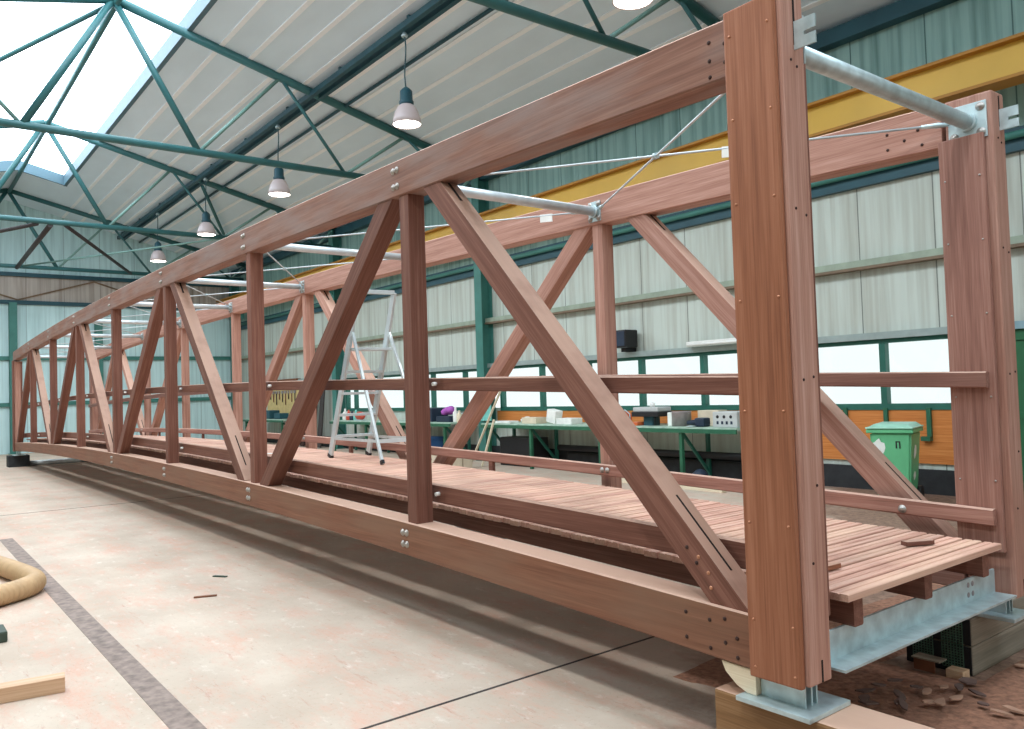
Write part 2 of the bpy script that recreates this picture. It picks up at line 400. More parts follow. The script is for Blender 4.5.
# right wall: lower panels, window band, upper sheeting
WX0, WX1, WZ0, WZ1 = -21.5, -2.75, 1.24, 2.16
mb = MB()
mb.box(XE, -2.35, YW, YW+0.12, 0, WZ0)
mb.box(XE, WX0, YW, YW+0.12, WZ0, 4.62); mb.box(WX0, XF, YW, YW+0.12, 2.3, 4.62)
mb.box(WX1, -2.35, YW, YW+0.12, WZ0, 2.3); mb.box(1.2, XF, YW, YW+0.12, 0, 2.3)
mb.box(WX0, WX1, YW+0.02, YW+0.12, WZ1, 2.3)
struct(mb, 'wall_right', M['wallbeige'])
struct(MB().box(XE, XF, YW, YW+0.12, 4.62, 7.2), 'wall_right_upper', M['wallteal'])
struct(MB().box(XE, -2.35, YW-0.06, YW, 0, 0.34), 'baseboard_right', M['plinth'])
# horizontal rails on the wall
def rail(name, z, h, d, m): return struct(MB().box(XE, XF, YW-d, YW, z-h/2, z+h/2), name, m)
rail('trim_6', 3.33, 0.10, 0.14, mat('sage_rail', (150, 164, 146), 0.5)); rail('trim_7', 3.26, 0.04, 0.16, mat('rail_shadow', (122, 104, 84), 0.6))  # lower brown strip is the sage rail's shadow, put in as colour
rail('trim_8', 4.62, 0.30, 0.10, M['darkteal']); rail('trim_9', 2.25, 0.10, 0.12, mat('grey_ledge', (150, 164, 160), 0.5))
struct(MB().tube([(XE, YW-0.16, 4.66), (XF, YW-0.16, 4.66)], 0.05, 10), 'trim_10', M['green'])
struct(MB().box(XE, XF, YW-0.2, YW, 6.70, 6.93), 'trim_11', M['darkteal'])
# orange plywood lining
struct(MB().box(-13.5, -5.85, YW-0.035, YW-0.002, 0.93, 1.17).box(-5.85, -2.35, YW-0.035, YW-0.002, 0.42, 1.17), 'trim_12', M['orange'])
for i, x in enumerate((-4.70, -4.08, -3.47)):
    mb = MB(); mb.box(x-0.03, x+0.03, YW-0.075, YW-0.035, 0.78 if i == 2 else 0.5, 1.2)
    if i == 2: mb.box(x-0.10, x+0.03, YW-0.12, YW-0.035, 0.74, 0.80)
    struct(mb, 'trim_%d' % (13+i), M['benchgreen'])
# windows: one framed unit per bay
def window(i, x0, x1, mulls):
    mb = MB(); f = 0.075
    mb.box(x0, x1, YW-0.05, YW+0.08, WZ0-0.07, WZ0+0.02); mb.box(x0, x1, YW-0.05, YW+0.08, WZ1-0.02, WZ1+0.07)
    mb.box(x0, x0+f, YW-0.05, YW+0.08, WZ0, WZ1); mb.box(x1-f, x1, YW-0.05, YW+0.08, WZ0, WZ1)
    for mx in mulls: mb.box(mx-0.045, mx+0.045, YW-0.045, YW+0.07, WZ0, WZ1)
    w = struct(mb, 'window_%d' % i, M['winframe'])
    edges = [x0+f] + list(mulls) + [x1-f]
    for a, b in zip(edges[:-1], edges[1:]):
        MB().box(a+0.02, b-0.02, YW+0.02, YW+0.026, WZ0+0.01, WZ1-0.01).build('pane', M['glass'], w)
window(1, -5.65, WX1, (-4.1,)); window(2, -13.35, -6.0, (-11.85, -10.35, -8.87, -7.38)); window(3, -21.4, -13.95, (-20.8, -19.3, -17.8, -16.35, -14.85))
# green sliding door beyond the bridge end
mb = MB(); mb.box(-2.35, 1.2, YW-0.08, YW+0.05, 0, 2.2)
for x in (-1.3, -0.2, 0.7): mb.box(x-0.02, x+0.02, YW-0.11, YW-0.08, 0.05, 2.15)
for z in (0.2, 1.1, 2.1): mb.box(-2.33, 1.2, YW-0.105, YW-0.08, z-0.04, z+0.04)
d = struct(mb, 'door_1', M['doorgreen'])
MB().box(-2.2, -2.12, YW-0.16, YW-0.10, 0.95, 1.2).build('door_handle', M['galv'], d)
struct(MB().box(-2.5, 1.3, YW-0.13, YW, 2.2, 2.3), 'trim_16', mat('pale_blue_lintel', (130, 160, 168), 0.5))
# far wall
mb = MB(); mb.box(XE-0.12, XE, -9, YW+0.1, 0, 5.35); struct(mb, 'wall_far', M['wallmint'])
struct(MB().box(XE-0.12, XE, -9, YW+0.1, 5.35, 6.25), 'wall_far_band', M['wallbrown'])
mb = MB(); mb._faces([Vector((XE-0.01, -7.9, 6.25)), Vector((XE-0.01, YW, 6.25)), Vector((XE-0.01, YW, zr(YW)+.1)), Vector((XE-0.01, RY, zr(RY)+.1)), Vector((XE-0.01, -7.9, zr(-7.9)+.1))], [(0, 1, 2, 3, 4)])
struct(mb, 'wall_far_gable', M['wallmint'])
for i, (z, m) in enumerate(((3.35, 'green'), (1.72, 'green'), (5.33, 'darkteal'), (6.32, 'darkteal'))):
    struct(MB().box(XE, XE+0.10, -9, YW, z-0.07, z+0.07), 'trim_%d' % (17+i), M[m])
# unseen end wall added to cut fill light; its doorway lets daylight in
mb = MB(); mb.box(XF, XF+0.12, -8, -2.5, 0, 9); mb.box(XF, XF+0.12, 5.5, YW, 0, 9); mb.box(XF, XF+0.12, -2.5, 5.5, 4.2, 9); struct(mb, 'wall_near', M['wallbeige'])
# unseen left wall closing off side light; dark below, pale above to steer bounce
struct(MB().box(XE, XF, -8.02, -7.9, 0, 3.0), 'wall_left', mat('dark_green_sheet', (44, 60, 56), 0.7))
struct(MB().box(XE, XF, -8.02, -7.9, 3.0, 7.1), 'wall_left_upper', mat('pale_bounce_sheet', (206, 222, 220), 0.7, 0.0, 0.05))

# ------------------------------------------------------------------ hall steelwork
def column(x, y, z1, label, face='y'):
    t = thing('steel_column', label, 'column', (x, y, 0))
    mb = MB()
    if face == 'y':
        mb.box(x-0.14, x+0.14, y-0.02, y, 0.02, z1); mb.box(x-0.14, x+0.14, y-0.32, y-0.30, 0.02, z1); mb.box(x-0.008, x+0.008, y-0.31, y-0.01, 0.02, z1)
    else:
        mb.box(x, x+0.02, y-0.12, y+0.12, 0.02, z1); mb.box(x+0.24, x+0.26, y-0.12, y+0.12, 0.02, z1); mb.box(x+0.01, x+0.25, y-0.006, y+0.006, 0.02, z1)
    mb.build('shaft', M['green'], t)
    mb = MB()
    if face == 'y': mb.box(x-0.2, x+0.2, y-0.38, y+0.0, 0, 0.025)
    else: mb.box(x, x+0.3, y-0.18, y+0.18, 0, 0.025)
    mb.build('base_plate', M['green'], t)
    return t
column(-13.74, YW-0.005, 6.9, 'wide green steel column on the right wall behind the crossing diagonals, between two window bays')
column(-21.65, YW-0.005, 6.9, 'green steel column on the right wall seen behind the stepladder')
column(-5.85, YW-0.005, 6.9, 'green steel column on the right wall hidden behind the tall near end post')
column(XE+0.02, 0.78, 5.3, 'green steel column on the far wall beside the far end of the bridge, at the left edge', 'x')
column(XE+0.02, 3.5, 5.3, 'thin green steel column on the far wall seen between the far truss posts', 'x')
column(XE+0.25, YW-0.005, 6.6, 'green steel column in the far right corner of the hall')

# crane runway
t = thing('crane_runway_beam', 'long yellow crane runway beam high along the right wall', 'beam', (XE, 8.0, 5.15))
mb = MB(); mb.box(XE+0.1, XF, 7.95, 8.05, 5.2, 5.62); mb.build('web', M['yellow'], t)
MB().box(XE+0.1, XF, 7.83, 8.17, 5.62, 5.66).build('top_flange', M['cranebrown'], t)
MB().box(XE+0.1, XF, 7.83, 8.17, 5.16, 5.2).build('bottom_flange', M['cranebrown'], t)
MB().box(XE+0.1, XF, 7.97, 8.03, 5.66, 5.71).build('rail', M['darkbrown'], t)
for x in (-29.6, -21.65, -13.74, -5.85):
    MB().prism([(0, 0), (0, -0.34), (0.42, 0)], 0.2, Matrix.Translation((x-0.1, 8.38, 5.155)) @ Matrix.Rotation(PI/2, 4, 'Z') @ Matrix.Translation((-0.0, 0, 0)) @ Matrix(((-1, 0, 0, 0), (0, -1, 0, 0), (0, 0, 1, 0), (0, 0, 0, 1))) @ Matrix.Translation((0, 0, 0))).build('bracket', M['green'], t)

# roof trusses
BZ = 6.36
def zt(y): return 8.92 - 0.248*abs(y-RY)
def truss(x, label):
    t = thing('roof_truss', label, 'roof truss', (x, RY, BZ), group='steel roof trusses')
    for s, y1 in ((1, YW-0.1), (-1, -7.7)):
        MB().tube([(x, RY, zt(RY)), (x, y1, zt(y1))], 0.085, 14).build('top_chord', M['teal'], t)
        nodes_t = [RY+s*k for k in (3.1, 6.0)]; nodes_b = [RY+s*k for k in (1.45, 4.5, 7.4)]
        seq = [(RY, 1)] + [v for p in zip([(b, 0) for b in nodes_b], [(a, 1) for a in nodes_t] + [(RY+s*8.0, 1)]) for v in p]
        for a, b in zip(seq[:-1], seq[1:]):
            P = lambda q: (x, q[0], zt(q[0]) if q[1] else BZ)
            thick = a[0] == RY
            pale = (b[0] < a[0]) ^ False
            up = a[1] == 0
            MB().tube([P(a), P(b)], 0.062 if thick else 0.036, 10).build('web', M['teal'] if (thick or not up) else M['tealpale'], t)
    MB().tube([(x, -7.7, BZ), (x, YW-0.3, BZ)], 0.07, 14).build('bottom_chord', M['teal'], t)
    return t
truss(-5.85, 'green tubular roof truss nearest the camera, cut by the top of the picture')
truss(-13.74, 'green tubular roof truss with its apex at the top left of the picture')
truss(-21.65, 'green tubular roof truss, second from the far wall, below the end of the skylight')
truss(-29.6, 'green tubular roof truss standing closest to the far wall')
o = MB().tube([(-29.6, 0.55, 8.86), (-5.85, 0.55, 8.86)], 0.06, 12).build('ridge_tube', M['teal']); tag(o, 'long green ridge tube running under the skylight from apex to apex of the roof trusses', 'ridge tube')
# diagonal struts tying truss to truss
def strut(label, a, b, r, m):
    o = MB().tube([a, b], r, 12).build('roof_brace', M[m]); return tag(o, label, 'brace', 'roof bracing struts')
strut('long green roof brace crossing the skylight at the upper left corner', (-13.74, 0.42, 8.78), (-21.65, -3.5, 7.86), 0.045, 'teal')
strut('green roof brace running from the apex under the skylight down to the second truss', (-21.65, 4.45, 7.78), (-29.6, 8.2, 6.9), 0.05, 'teal')
strut('dark brown strut between the lower chords of the two farthest trusses, sloping right', (-21.65, 0.95, 6.30), (-29.6, 4.3, 6.34), 0.05, 'darkbrown')
strut('thick dark brown strut with clips, sloping down left between the two farthest trusses', (-21.65, 0.6, 6.28), (-29.6, 0.75, 6.32), 0.065, 'darkbrown')
strut('dark brown strut leaving the left edge below the lower truss tube', (-21.65, 0.3, 6.28), (-29.6, -3.2, 6.34), 0.05, 'darkbrown')
strut('thin pale green tie rod crossing in front of the far gable', (-29.6, 0.9, 6.38), (-21.65, 5.0, 6.34), 0.03, 'tealpale')
# cross lattice on brown band of far wall
t = thing('wall_bracing', 'thin brown zigzag bracing on the dusty band of the far wall', 'bracing', (XE+0.03, 1, 5.4))
for a, b in (((0.95, 5.42), (3.4, 6.2)), ((3.4, 6.2), (5.8, 5.42)), ((3.4, 5.42), (3.4, 6.2)), ((-1.5, 6.2), (0.95, 5.42)), ((0.95, 5.42), (0.95, 6.2))):
    MB().bar((XE+0.03, a[0], a[1]), (XE+0.03, b[0], b[1]), 0.03, 0.05).build('bracing_bar', mat('tan_bar', (128, 104, 80), 0.7), t)

# cable trays along the roof
t = thing('cable_tray', 'dark twin cable tray running under the roof, carrying the pendant lamps', 'cable tray', (XE, 4.35, 7.9))
for y in (4.25, 4.45):
    MB().box(XE+0.05, XF, y-0.045, y+0.045, zr(4.35)-0.17, zr(4.35)-0.06).build('tray_rail', M['darkteal'], t)
x = -30.5
while x < 5.5:
    MB().box(x-0.03, x+0.03, 4.2, 4.5, zr(4.35)-0.06, zr(4.5)+0.02).build('tray_hanger', M['darkteal'], t); x += 2.6
o = MB().tube([(XE+0.05, 5.0, zr(5.0)-0.06), (XF, 5.0, zr(5.0)-0.06)], 0.035, 8).build('conduit', M['darkteal']); tag(o, 'thin dark conduit running beside the cable tray under the roof', 'conduit')
o = MB().tube([(XE+0.05, -3.3, zr(-3.3)-0.06), (XF, -3.3, zr(-3.3)-0.06)], 0.05, 8).build('conduit', M['darkteal']); tag(o, 'dark conduit under the left roof slope, out of the picture', 'conduit')

# pendant lamps
def pendant(x, y, label, group, power):
    zc = zr(4.35)-0.19; zb = 6.24
    t = thing('pendant_lamp', label, 'lamp', (x, y, zb), 0, group)
    MB().lathe([(0.05, 0), (0.06, 0.03), (0.03, 0.08)], (x, y, zc-0.08), 12).build('ceiling_hook', M['galv'], t)
    n = 8
    MB().tube([(x+0.03*math.sin(PI*2*k/n), y, zc-0.04-(zc-0.04-zb-0.62)*k/n) for k in range(n+1)], 0.012, 6).build('cord', M['darkteal'], t)
    MB().lathe([(0.02, 0.66), (0.07, 0.62), (0.105, 0.58), (0.11, 0.42), (0.125, 0.40), (0.125, 0.36), (0.10, 0.33)], (x, y, zb), 20).build('housing', M['darkteal'], t)
    MB().lathe([(0.10, 0.35), (0.15, 0.31), (0.20, 0.22), (0.235, 0.10), (0.25, 0.0), (0.238, 0.0), (0.222, 0.10), (0.19, 0.21), (0.14, 0.30), (0.09, 0.34)], (x, y, zb), 28).build('reflector', M['lampshade'], t)
    MB().lathe([(0.0, 0.035), (0.12, 0.02), (0.234, 0.012), (0.234, 0.02), (0.0, 0.045)], (x, y, zb), 28).build('bulb_glass', M['lampglass'], t)
    ld = bpy.data.lights.new('lamp_light', 'AREA'); ld.shape = 'DISK'; ld.size = 0.40; ld.energy = power; ld.color = (0.97, 0.98, 1.0)
    lo = bpy.data.objects.new('lamp_light', ld); col.objects.link(lo); attach(lo, t); lo.matrix_basis = Matrix.Translation((x, y, zb-0.01))
    return t
LX = (-4.68, -9.98, -15.65, -20.9, -25.9)
LL = ('lit pendant lamp cut by the top edge of the picture, right of centre', 'lit pendant lamp hanging on a long cord in the upper middle, nearest fully seen',
      'lit pendant lamp second from the nearest, left of centre beside a truss tube', 'lit pendant lamp third from the nearest, hanging below the second truss', 'lit pendant lamp farthest away, seen as a glow above the top chord')
for x, l in zip(LX, LL): pendant(x, 4.3, l, 'pendant lamps along the cable tray', LAMP_R)
for x in (0.6,) + LX: pendant(x, -3.3, 'pendant lamp over the left half of the hall, out of the picture', 'pendant lamps over the left half', LAMP_L)

# ------------------------------------------------------------------ the timber truss bridge
P, L, W = 3.0, 24.0, 1.908
NX = 0.08                                  # posts sit a little towards the near end of each node
def cz(x):
    s = (x+L/2)/(L/2); return 0.205*(1-s*s)
TC = 0.16                                   # truss thickness; near truss y 0..0.16, far truss W..W+0.16
TT, TU, BT, BU = 3.145, 2.895, 0.656, 0.43
DECK = 0.74
bridge = thing('timber_truss_bridge', 'long red-brown hardwood truss footbridge with plank deck standing on low support blocks', 'bridge', (-12, 1.03, 0.31))

def swept(name, y0, y1, z0, z1, m, x0, x1, parent=bridge, n=40):
    mb = MB(); rings = []
    bev = 0.007
    for i in range(n+1):
        x = x0+(x1-x0)*i/n; c = cz(x)
        prof = [(y0+bev, z0), (y1-bev, z0), (y1, z0+bev), (y1, z1-bev), (y1-bev, z1), (y0+bev, z1), (y0, z1-bev), (y0, z0+bev)]
        rings.append([mb.bm.verts.new((x, y, z+c)) for y, z in prof])
    for i in range(n):
        for k in range(8):
            mb.bm.faces.new((rings[i][k], rings[i][(k+1) % 8], rings[i+1][(k+1) % 8], rings[i+1][k]))
    mb.bm.faces.new(rings[0]); mb.bm.faces.new(rings[-1])
    return mb.build(name, m, parent)
def bolt(x, y, z, s, parent):
    """washer and domed head on a face looking along s*y"""
    R = Matrix.Translation((x, y, z)) @ Matrix.Rotation(PI/2 if s < 0 else -PI/2, 4, 'X')
    return MB().lathe([(0.024, 0), (0.024, 0.004), (0.015, 0.005), (0.014, 0.012), (0.008, 0.016), (0, 0.017)], (0, 0, 0), 12, R).build('bolt', M['bolt'], parent)
def disc(name, x, y, z, r, ax, m, parent):
    R = Matrix.Translation((x, y, z)) @ {'-y': Matrix.Rotation(PI/2, 4, 'X'), '+x': Matrix.Rotation(PI/2, 4, 'Y'), '+y': Matrix.Rotation(-PI/2, 4, 'X')}[ax]
    return MB().lathe([(r, 0), (r, 0.002), (r*0.7, 0.004), (0, 0.005)], (0, 0, 0), 10, R).build(name, M[m], parent)

for side in (0, 1):
    y0 = side*W; yc = y0+TC/2; s = -1 if side == 0 else -1     # s: the face turned to the camera
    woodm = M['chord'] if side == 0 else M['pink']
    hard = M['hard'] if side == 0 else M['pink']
    top = swept('top_chord', y0, y0+TC, TU, TT, woodm, -L-0.05, -0.19)
    bot = swept('bottom_chord', y0, y0+TC, BU, BT, M['chordlow'] if side == 0 else woodm, -L-0.05, -0.19)
    if side == 0:
        for n in range(1, 8):
            x = -n*P
            for dx in (-0.026, 0.026):
                for dz in (-0.056, 0.056):
                    bolt(x+dx, y0, (TT+TU)/2+cz(x)+dz, -1, top)
                    if n < 5: bolt(x+dx, y0, (BT+BU)/2+cz(x)+dz*0.7, -1, bot)
        for x, z in ((-0.30, 3.08), (-0.30, 3.0), (-0.30, 2.93), (-0.22, 3.05), (-0.22, 2.97)): disc('dowel', x, y0, z, 0.009, '-y', 'hole', top)
        for x, z in ((-0.55, .61), (-0.42, .6), (-0.34, .62), (-0.55, .5), (-0.42, .48), (-0.34, .52), (-0.28, .55), (-0.28, .47)): disc('dowel', x, y0, z, 0.009, '-y', 'hole', bot)
    else:
        for x, z in ((-0.5, 3.06), (-0.32, 3.04), (-0.5, 2.97), (-0.3, 2.95), (-0.4, 3.0)): disc('dowel', x, y0, z, 0.009, '-y', 'hole', top)
    # verticals
    for n in range(1, 8):
        x = -n*P+NX*(1-side)
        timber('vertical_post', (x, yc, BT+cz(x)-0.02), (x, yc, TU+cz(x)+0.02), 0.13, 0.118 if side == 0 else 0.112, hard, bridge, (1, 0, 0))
    # diagonals
    for n in range(0, 8):
        if n % 2 == 0: xb, xt = -n*P+NX-(0.38 if n else 0.46), -(n+1)*P+NX+0.33
        else: xb, xt = -(n+1)*P+NX+(0.35 if n < 7 else 0.46), -n*P+NX-0.22
        a, b = Vector((xb, yc, BT+cz(xb)+0.06)), Vector((xt, yc, TU+cz(xt)+0.03))
        dvec = (b-a).normalized()
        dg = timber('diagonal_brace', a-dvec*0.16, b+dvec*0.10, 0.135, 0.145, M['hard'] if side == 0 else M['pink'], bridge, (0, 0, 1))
        # saw slot for the hidden steel plate at both ends of the upper face
        A, LL_ = axes(a-dvec*0.16, b+dvec*0.10)
        MB().box(0.2, 0.62, -0.006, 0.006, 0.0715, 0.0735).build('slot', M['slot'], dg, A)
        MB().box(LL_-0.42, LL_-0.1, -0.01, 0.01, 0.0715, 0.0735).build('slot', M['slot'], dg, A)
        if side == 0 and n == 0:
            for k in range(5):
                p = a + dvec*(0.05+0.045*k); nn = Vector((-dvec.z, 0, dvec.x))
                disc('dowel', p.x+0.02*(k % 2), y0+0.0125, p.z+0.03*((k % 3)-1), 0.009, '-y', 'copper' if k < 3 else 'hole', dg)

# end posts: core with a plank on both faces
def end_post(y0, side, x, d, ztop):
    """d = +1: the near end (outer face towards +x)"""
    xa, xb = (x-0.17, x+0.05+0.025*side) if d > 0 else (x-0.045, x+0.17)
    core = timber('end_post', (0, 0, 0.43), (0, 0, ztop), TC-0.004, abs(xb-xa), M['pink'], bridge, (1, 0, 0), 0.01,
                  Matrix.Translation(((xa+xb)/2, y0+TC/2, 0)))
    pa, pb = (x-0.2, x+0.035) if d > 0 else (x-0.035, x+0.2)
    outer_y = y0-0.017 if side == 0 else y0+TC+0.017
    inner_y = y0+TC+0.017 if side == 0 else y0-0.017
    zt_out = ztop-0.02 if d > 0 else 2.9
    po = timber('outer_plank', (0, 0, 0.425), (0, 0, zt_out), 0.032, pb-pa, M['pink'] if side else (M['post'] if d > 0 else M['hard']), bridge, (1, 0, 0), 0.008, Matrix.Translation(((pa+pb)/2, outer_y, 0)))
    pi_ = timber('inner_plank', (0, 0, 0.67), (0, 0, 2.93 if d > 0 else 2.88), 0.032, pb-pa, M['mid'] if side else M['hard'], bridge, (1, 0, 0), 0.006, Matrix.Translation(((pa+pb)/2, inner_y, 0)))
    if d > 0:
        fy = -0.033 if side == 0 else y0-0.033
        for z in [0.47, 0.66, 1.05, 1.5, 1.95, 2.35, 2.7, 3.05]:
            for xx in (pa+0.03, pb-0.025):
                if side == 0 or 0.7 < z < 2.9:
                    disc('screw', xx, fy, z, 0.0055, '-y', 'copper' if side == 0 else 'bolt', po if side == 0 else pi_)
        for z, yy in ((2.88, 0.1), (2.90, 0.06), (2.3, 0.05), (2.28, 0.12), (1.62, 0.05), (1.63, 0.12), (0.9, 0.06), (1.2, 0.11)):
            disc('dowel', xb, y0+yy, z, 0.006, '+x', 'hole', core)
        # slots in the end grain and the two steel connector plates
        MB().box(xb-0.02, xb+0.002, y0+0.085, y0+0.097, 2.965, ztop-0.02).build('slot', M['slot'], core)
        MB().box(xb-0.02, xb+0.002, y0+0.085, y0+0.095, 0.435, 0.52).build('slot', M['slot'], core)
        pl = MB()
        px0, px1, pz0, pz1 = xb-0.05, xb+0.095, 2.945, 3.06
        pl.prism([(px0, pz0), (px1, pz0), (px1, pz0+0.045), (px1-0.05, pz0+0.045), (px1-0.05, pz0+0.062), (px1, pz0+0.062), (px1, pz1), (px0, pz1)], 0.008, Matrix.Translation((0, y0+0.087, 0)))
        pl.build('connector_plate', M['galv'], bridge)
    # shoe
    sx0, sx1 = (x-0.2, x+0.0) if d > 0 else (x+0.0, x+0.2)
    shoe = MB().box(min(sx0, sx1)-0.07, max(sx0, sx1)+0.07, y0-0.04, y0+0.25 if side == 0 else y0+0.2, 0.31, 0.33, None, 0.003).build('shoe_plate', M['galv'], bridge)
    for yy in (0.045, 0.09, 0.125):
        MB().box(sx0, sx1, y0+yy-0.005, y0+yy+0.005, 0.33, 0.47).build('shoe_fin', M['galv'], shoe)
end_post(0, 0, 0.0, 1, 3.18); end_post(W, 1, 0.0, 1, 3.155)
end_post(0, 0, -L, -1, 2.88); end_post(W, 1, -L, -1, 2.88)

# deck: cross boards on three stringers, steel cross members
pitch = 0.094; X0 = 0.06
nb = int((L+0.1)/pitch)
far_mb = MB()
for i in range(nb):
    x1 = X0-i*pitch; x0 = x1-pitch+0.011; z = DECK+cz((x0+x1)/2)+random.uniform(-0.0015, 0.0015)
    ya, yb = 0.29+random.uniform(-0.008, 0.008), 1.775+random.uniform(-0.008, 0.008)
    if i < 100:
        A = Matrix.Translation((0.5*(x0+x1), ya, z-0.015)) @ Matrix.Rotation(PI/2, 4, 'Z')
        h = (x1-x0)/2
        mb = MB()
        # anti-slip grooves milled along the board
        prof = [(-h, -0.015), (h, -0.015), (h, 0.011), (h-0.004, 0.015), (h*0.14, 0.015), (h*0.06, 0.011), (-h*0.06, 0.011), (-h*0.14, 0.015), (-h+0.004, 0.015), (-h, 0.011)]
        n = len(prof)
        vs = [Vector((xx, a, b)) for xx in (0, yb-ya) for a, b in prof]
        mb._faces(vs, [tuple(range(n)), tuple(range(2*n-1, n-1, -1))] + [(k, k+n, (k+1) % n+n, (k+1) % n) for k in range(n)])
        mb.build('deck_board', M['deck'], bridge, A)
    else:
        far_mb.box(x0, x1, ya, yb, z-0.03, z)
tag(far_mb.build('deck_boards', M['deck'], bridge), kind='stuff')
for y in (0.41, 1.03, 1.65):
    swept('stringer', y-0.036, y+0.036, DECK-0.155, DECK-0.032, M['hard'], -L-0.02, 0.03)
cross = MB(); cross.box(-0.03, -0.018, 0.20, 1.87, 0.455, 0.582); cross.box(-0.03, 0.085, 0.20, 1.87, 0.45, 0.46)
cb = cross.build('cross_beam', M['galv'], bridge)
for y in (1.55, 1.6): 
    for z in (0.50, 0.55): disc('bolt', -0.018, y, z, 0.014, '+x', 'tin', cb)
for n in range(1, 9):
    x = -n*P+(NX if n < 8 else 0.05); c = cz(x)
    b = MB(); b.box(x-0.04, x-0.032, TC, W, 0.455+c, 0.58+c); b.box(x-0.04, x+0.04, TC, W, 0.45+c, 0.46+c); b.build('cross_beam', M['galv'], bridge)
# rails: handrail and kick rail on both trusses
for side in (0, 1):
    ya, yb = (0.193, 0.233) if side == 0 else (W-0.073, W-0.033)
    for nm, z0, z1 in (('handrail', 1.548, 1.636), ('kick_rail', 0.812, 0.902)):
        if side == 0 and nm == 'kick_rail': z0 = 0.778
        r = swept(nm, ya, yb, z0, z1, M['hard'] if side == 0 else M['mid'], -L+0.02, 0.005)
        for n in range(0, 9):
            x = -n*P+NX if 0 < n < 8 else (-0.1 if n == 0 else -L+0.1)
            zc_ = (z0+z1)/2+cz(x)
            sy = (0.15, 0.2) if side == 0 else (W-0.04, W+0.01)
            if 0 < n < 8:
                MB().tube([(x+0.068, sy[0]+0.012, zc_), (x+0.068, sy[1]-0.006, zc_)], 0.014, 10).build('spacer', M['whiteplastic'], r)
            if side == 1 and nm == 'kick_rail' and 0 < n < 7:
                for dx in (-0.03, 0.03): bolt(x+dx, ya, zc_, -1, r)
            if side == 1 and nm == 'kick_rail' and n == 0: bolt(-0.48, ya, zc_, -1, r)
# small blocks between deck edge and far kick rail
for n in range(0, 8):
    x = -n*P-P/2
    MB().box(x-0.03, x+0.03, W-0.07, W-0.035, DECK-0.05+cz(x), 0.82+cz(x)).build('rail_block', M['hard'], bridge)
# top bracing: tubes, end plates and rods
ZTUBE = 3.005
for n in range(0, 9):
    x = -n*P if 0 < n < 8 else (-0.05 if n == 0 else -L+0.06)
    z = ZTUBE+cz(x)
    ct = MB().tube([(x, TC+0.005, z), (x, W-0.005, z)], 0.041 if n == 0 else 0.038, 18).build('cross_tube', M['galv2'] if n else M['galv'], bridge)
    pw, ph = (0.10, 0.10) if n == 0 else (0.07, 0.085)
    for yy, s in ((TC+0.004, 1), (W-0.004, -1)):
        pl = MB().box(x-pw, x+pw, yy-0.004, yy+0.004, z-ph, z+ph, None, 0.002).build('end_plate', M['galv'], ct)
        MB().tube([(x, yy+0.003*s, z), (x, yy+0.03*s, z)], 0.052, 16).build('collar', M['galv'], ct)
        for dx in (-0.7, 0.7):
            for dz in (-0.7, 0.7): bolt(x+dx*pw, yy+0.004*s, z+dz*ph, s, ct) if s < 0 else None
def rod(a, b, tagpos=None, mat_='whiteplastic'):
    a, b = Vector(a), Vector(b); d = (b-a).normalized()
    r = MB().tube([a, b], 0.0075, 8).build('tension_rod', M['galv2'], bridge)
    for p, q in ((a, a+d*0.14), (b, b-d*0.14)):
        MB().tube([p, p+(q-p)*0.3, p+(q-p)*0.35, q], [0.012, 0.014, 0.017, 0.011], 8).build('rod_fork', M['galv'], r)
    m = (a+b)/2
    MB().tube([m-d*0.02, m+d*0.02], 0.018, 10).build('crossing_clip', M['galv'], r)
    if tagpos:
        c = a+(b-a)*tagpos
        if mat_ == 'whiteplastic':
            A, _ = axes(c-d*0.055, c+d*0.055)
            MB().box(0, 0.11, -0.006, 0.006, -0.055, 0.012, A).build('paper_tag', M['whiteplastic'], r)
for n in range(0, 8):
    xa, xb = -n*P-(0.14 if n == 0 else 0.07), -(n+1)*P+0.07
    za, zb = ZTUBE+cz(xa)+0.01, ZTUBE+cz(xb)+0.01
    rod((xa, TC+0.02, za), (xb, W-0.02, zb))
    rod((xb, TC+0.02, zb), (xa, W-0.02, za), {0: 0.64, 1: 0.89}.get(n))
# far end cross member stub resting on the far support

# ------------------------------------------------------------------ supports
def block(name, label, cat, boxes, m, rx=0):
    t = thing(name, label, cat, (boxes[0][0], boxes[0][2], 0))
    return t
# near support: one heavy timber lying under the near post
A, LL_ = axes((-0.42, 0.14, 0.155), (0.95, 0.14, 0.155))
o = MB().box(0, LL_, -0.13, 0.14, -0.155, 0.153, None, 0.012).build('support_block', M['block'], None, A)
tag(o, 'heavy brown timber block lying under the shoe of the near end post', 'block')
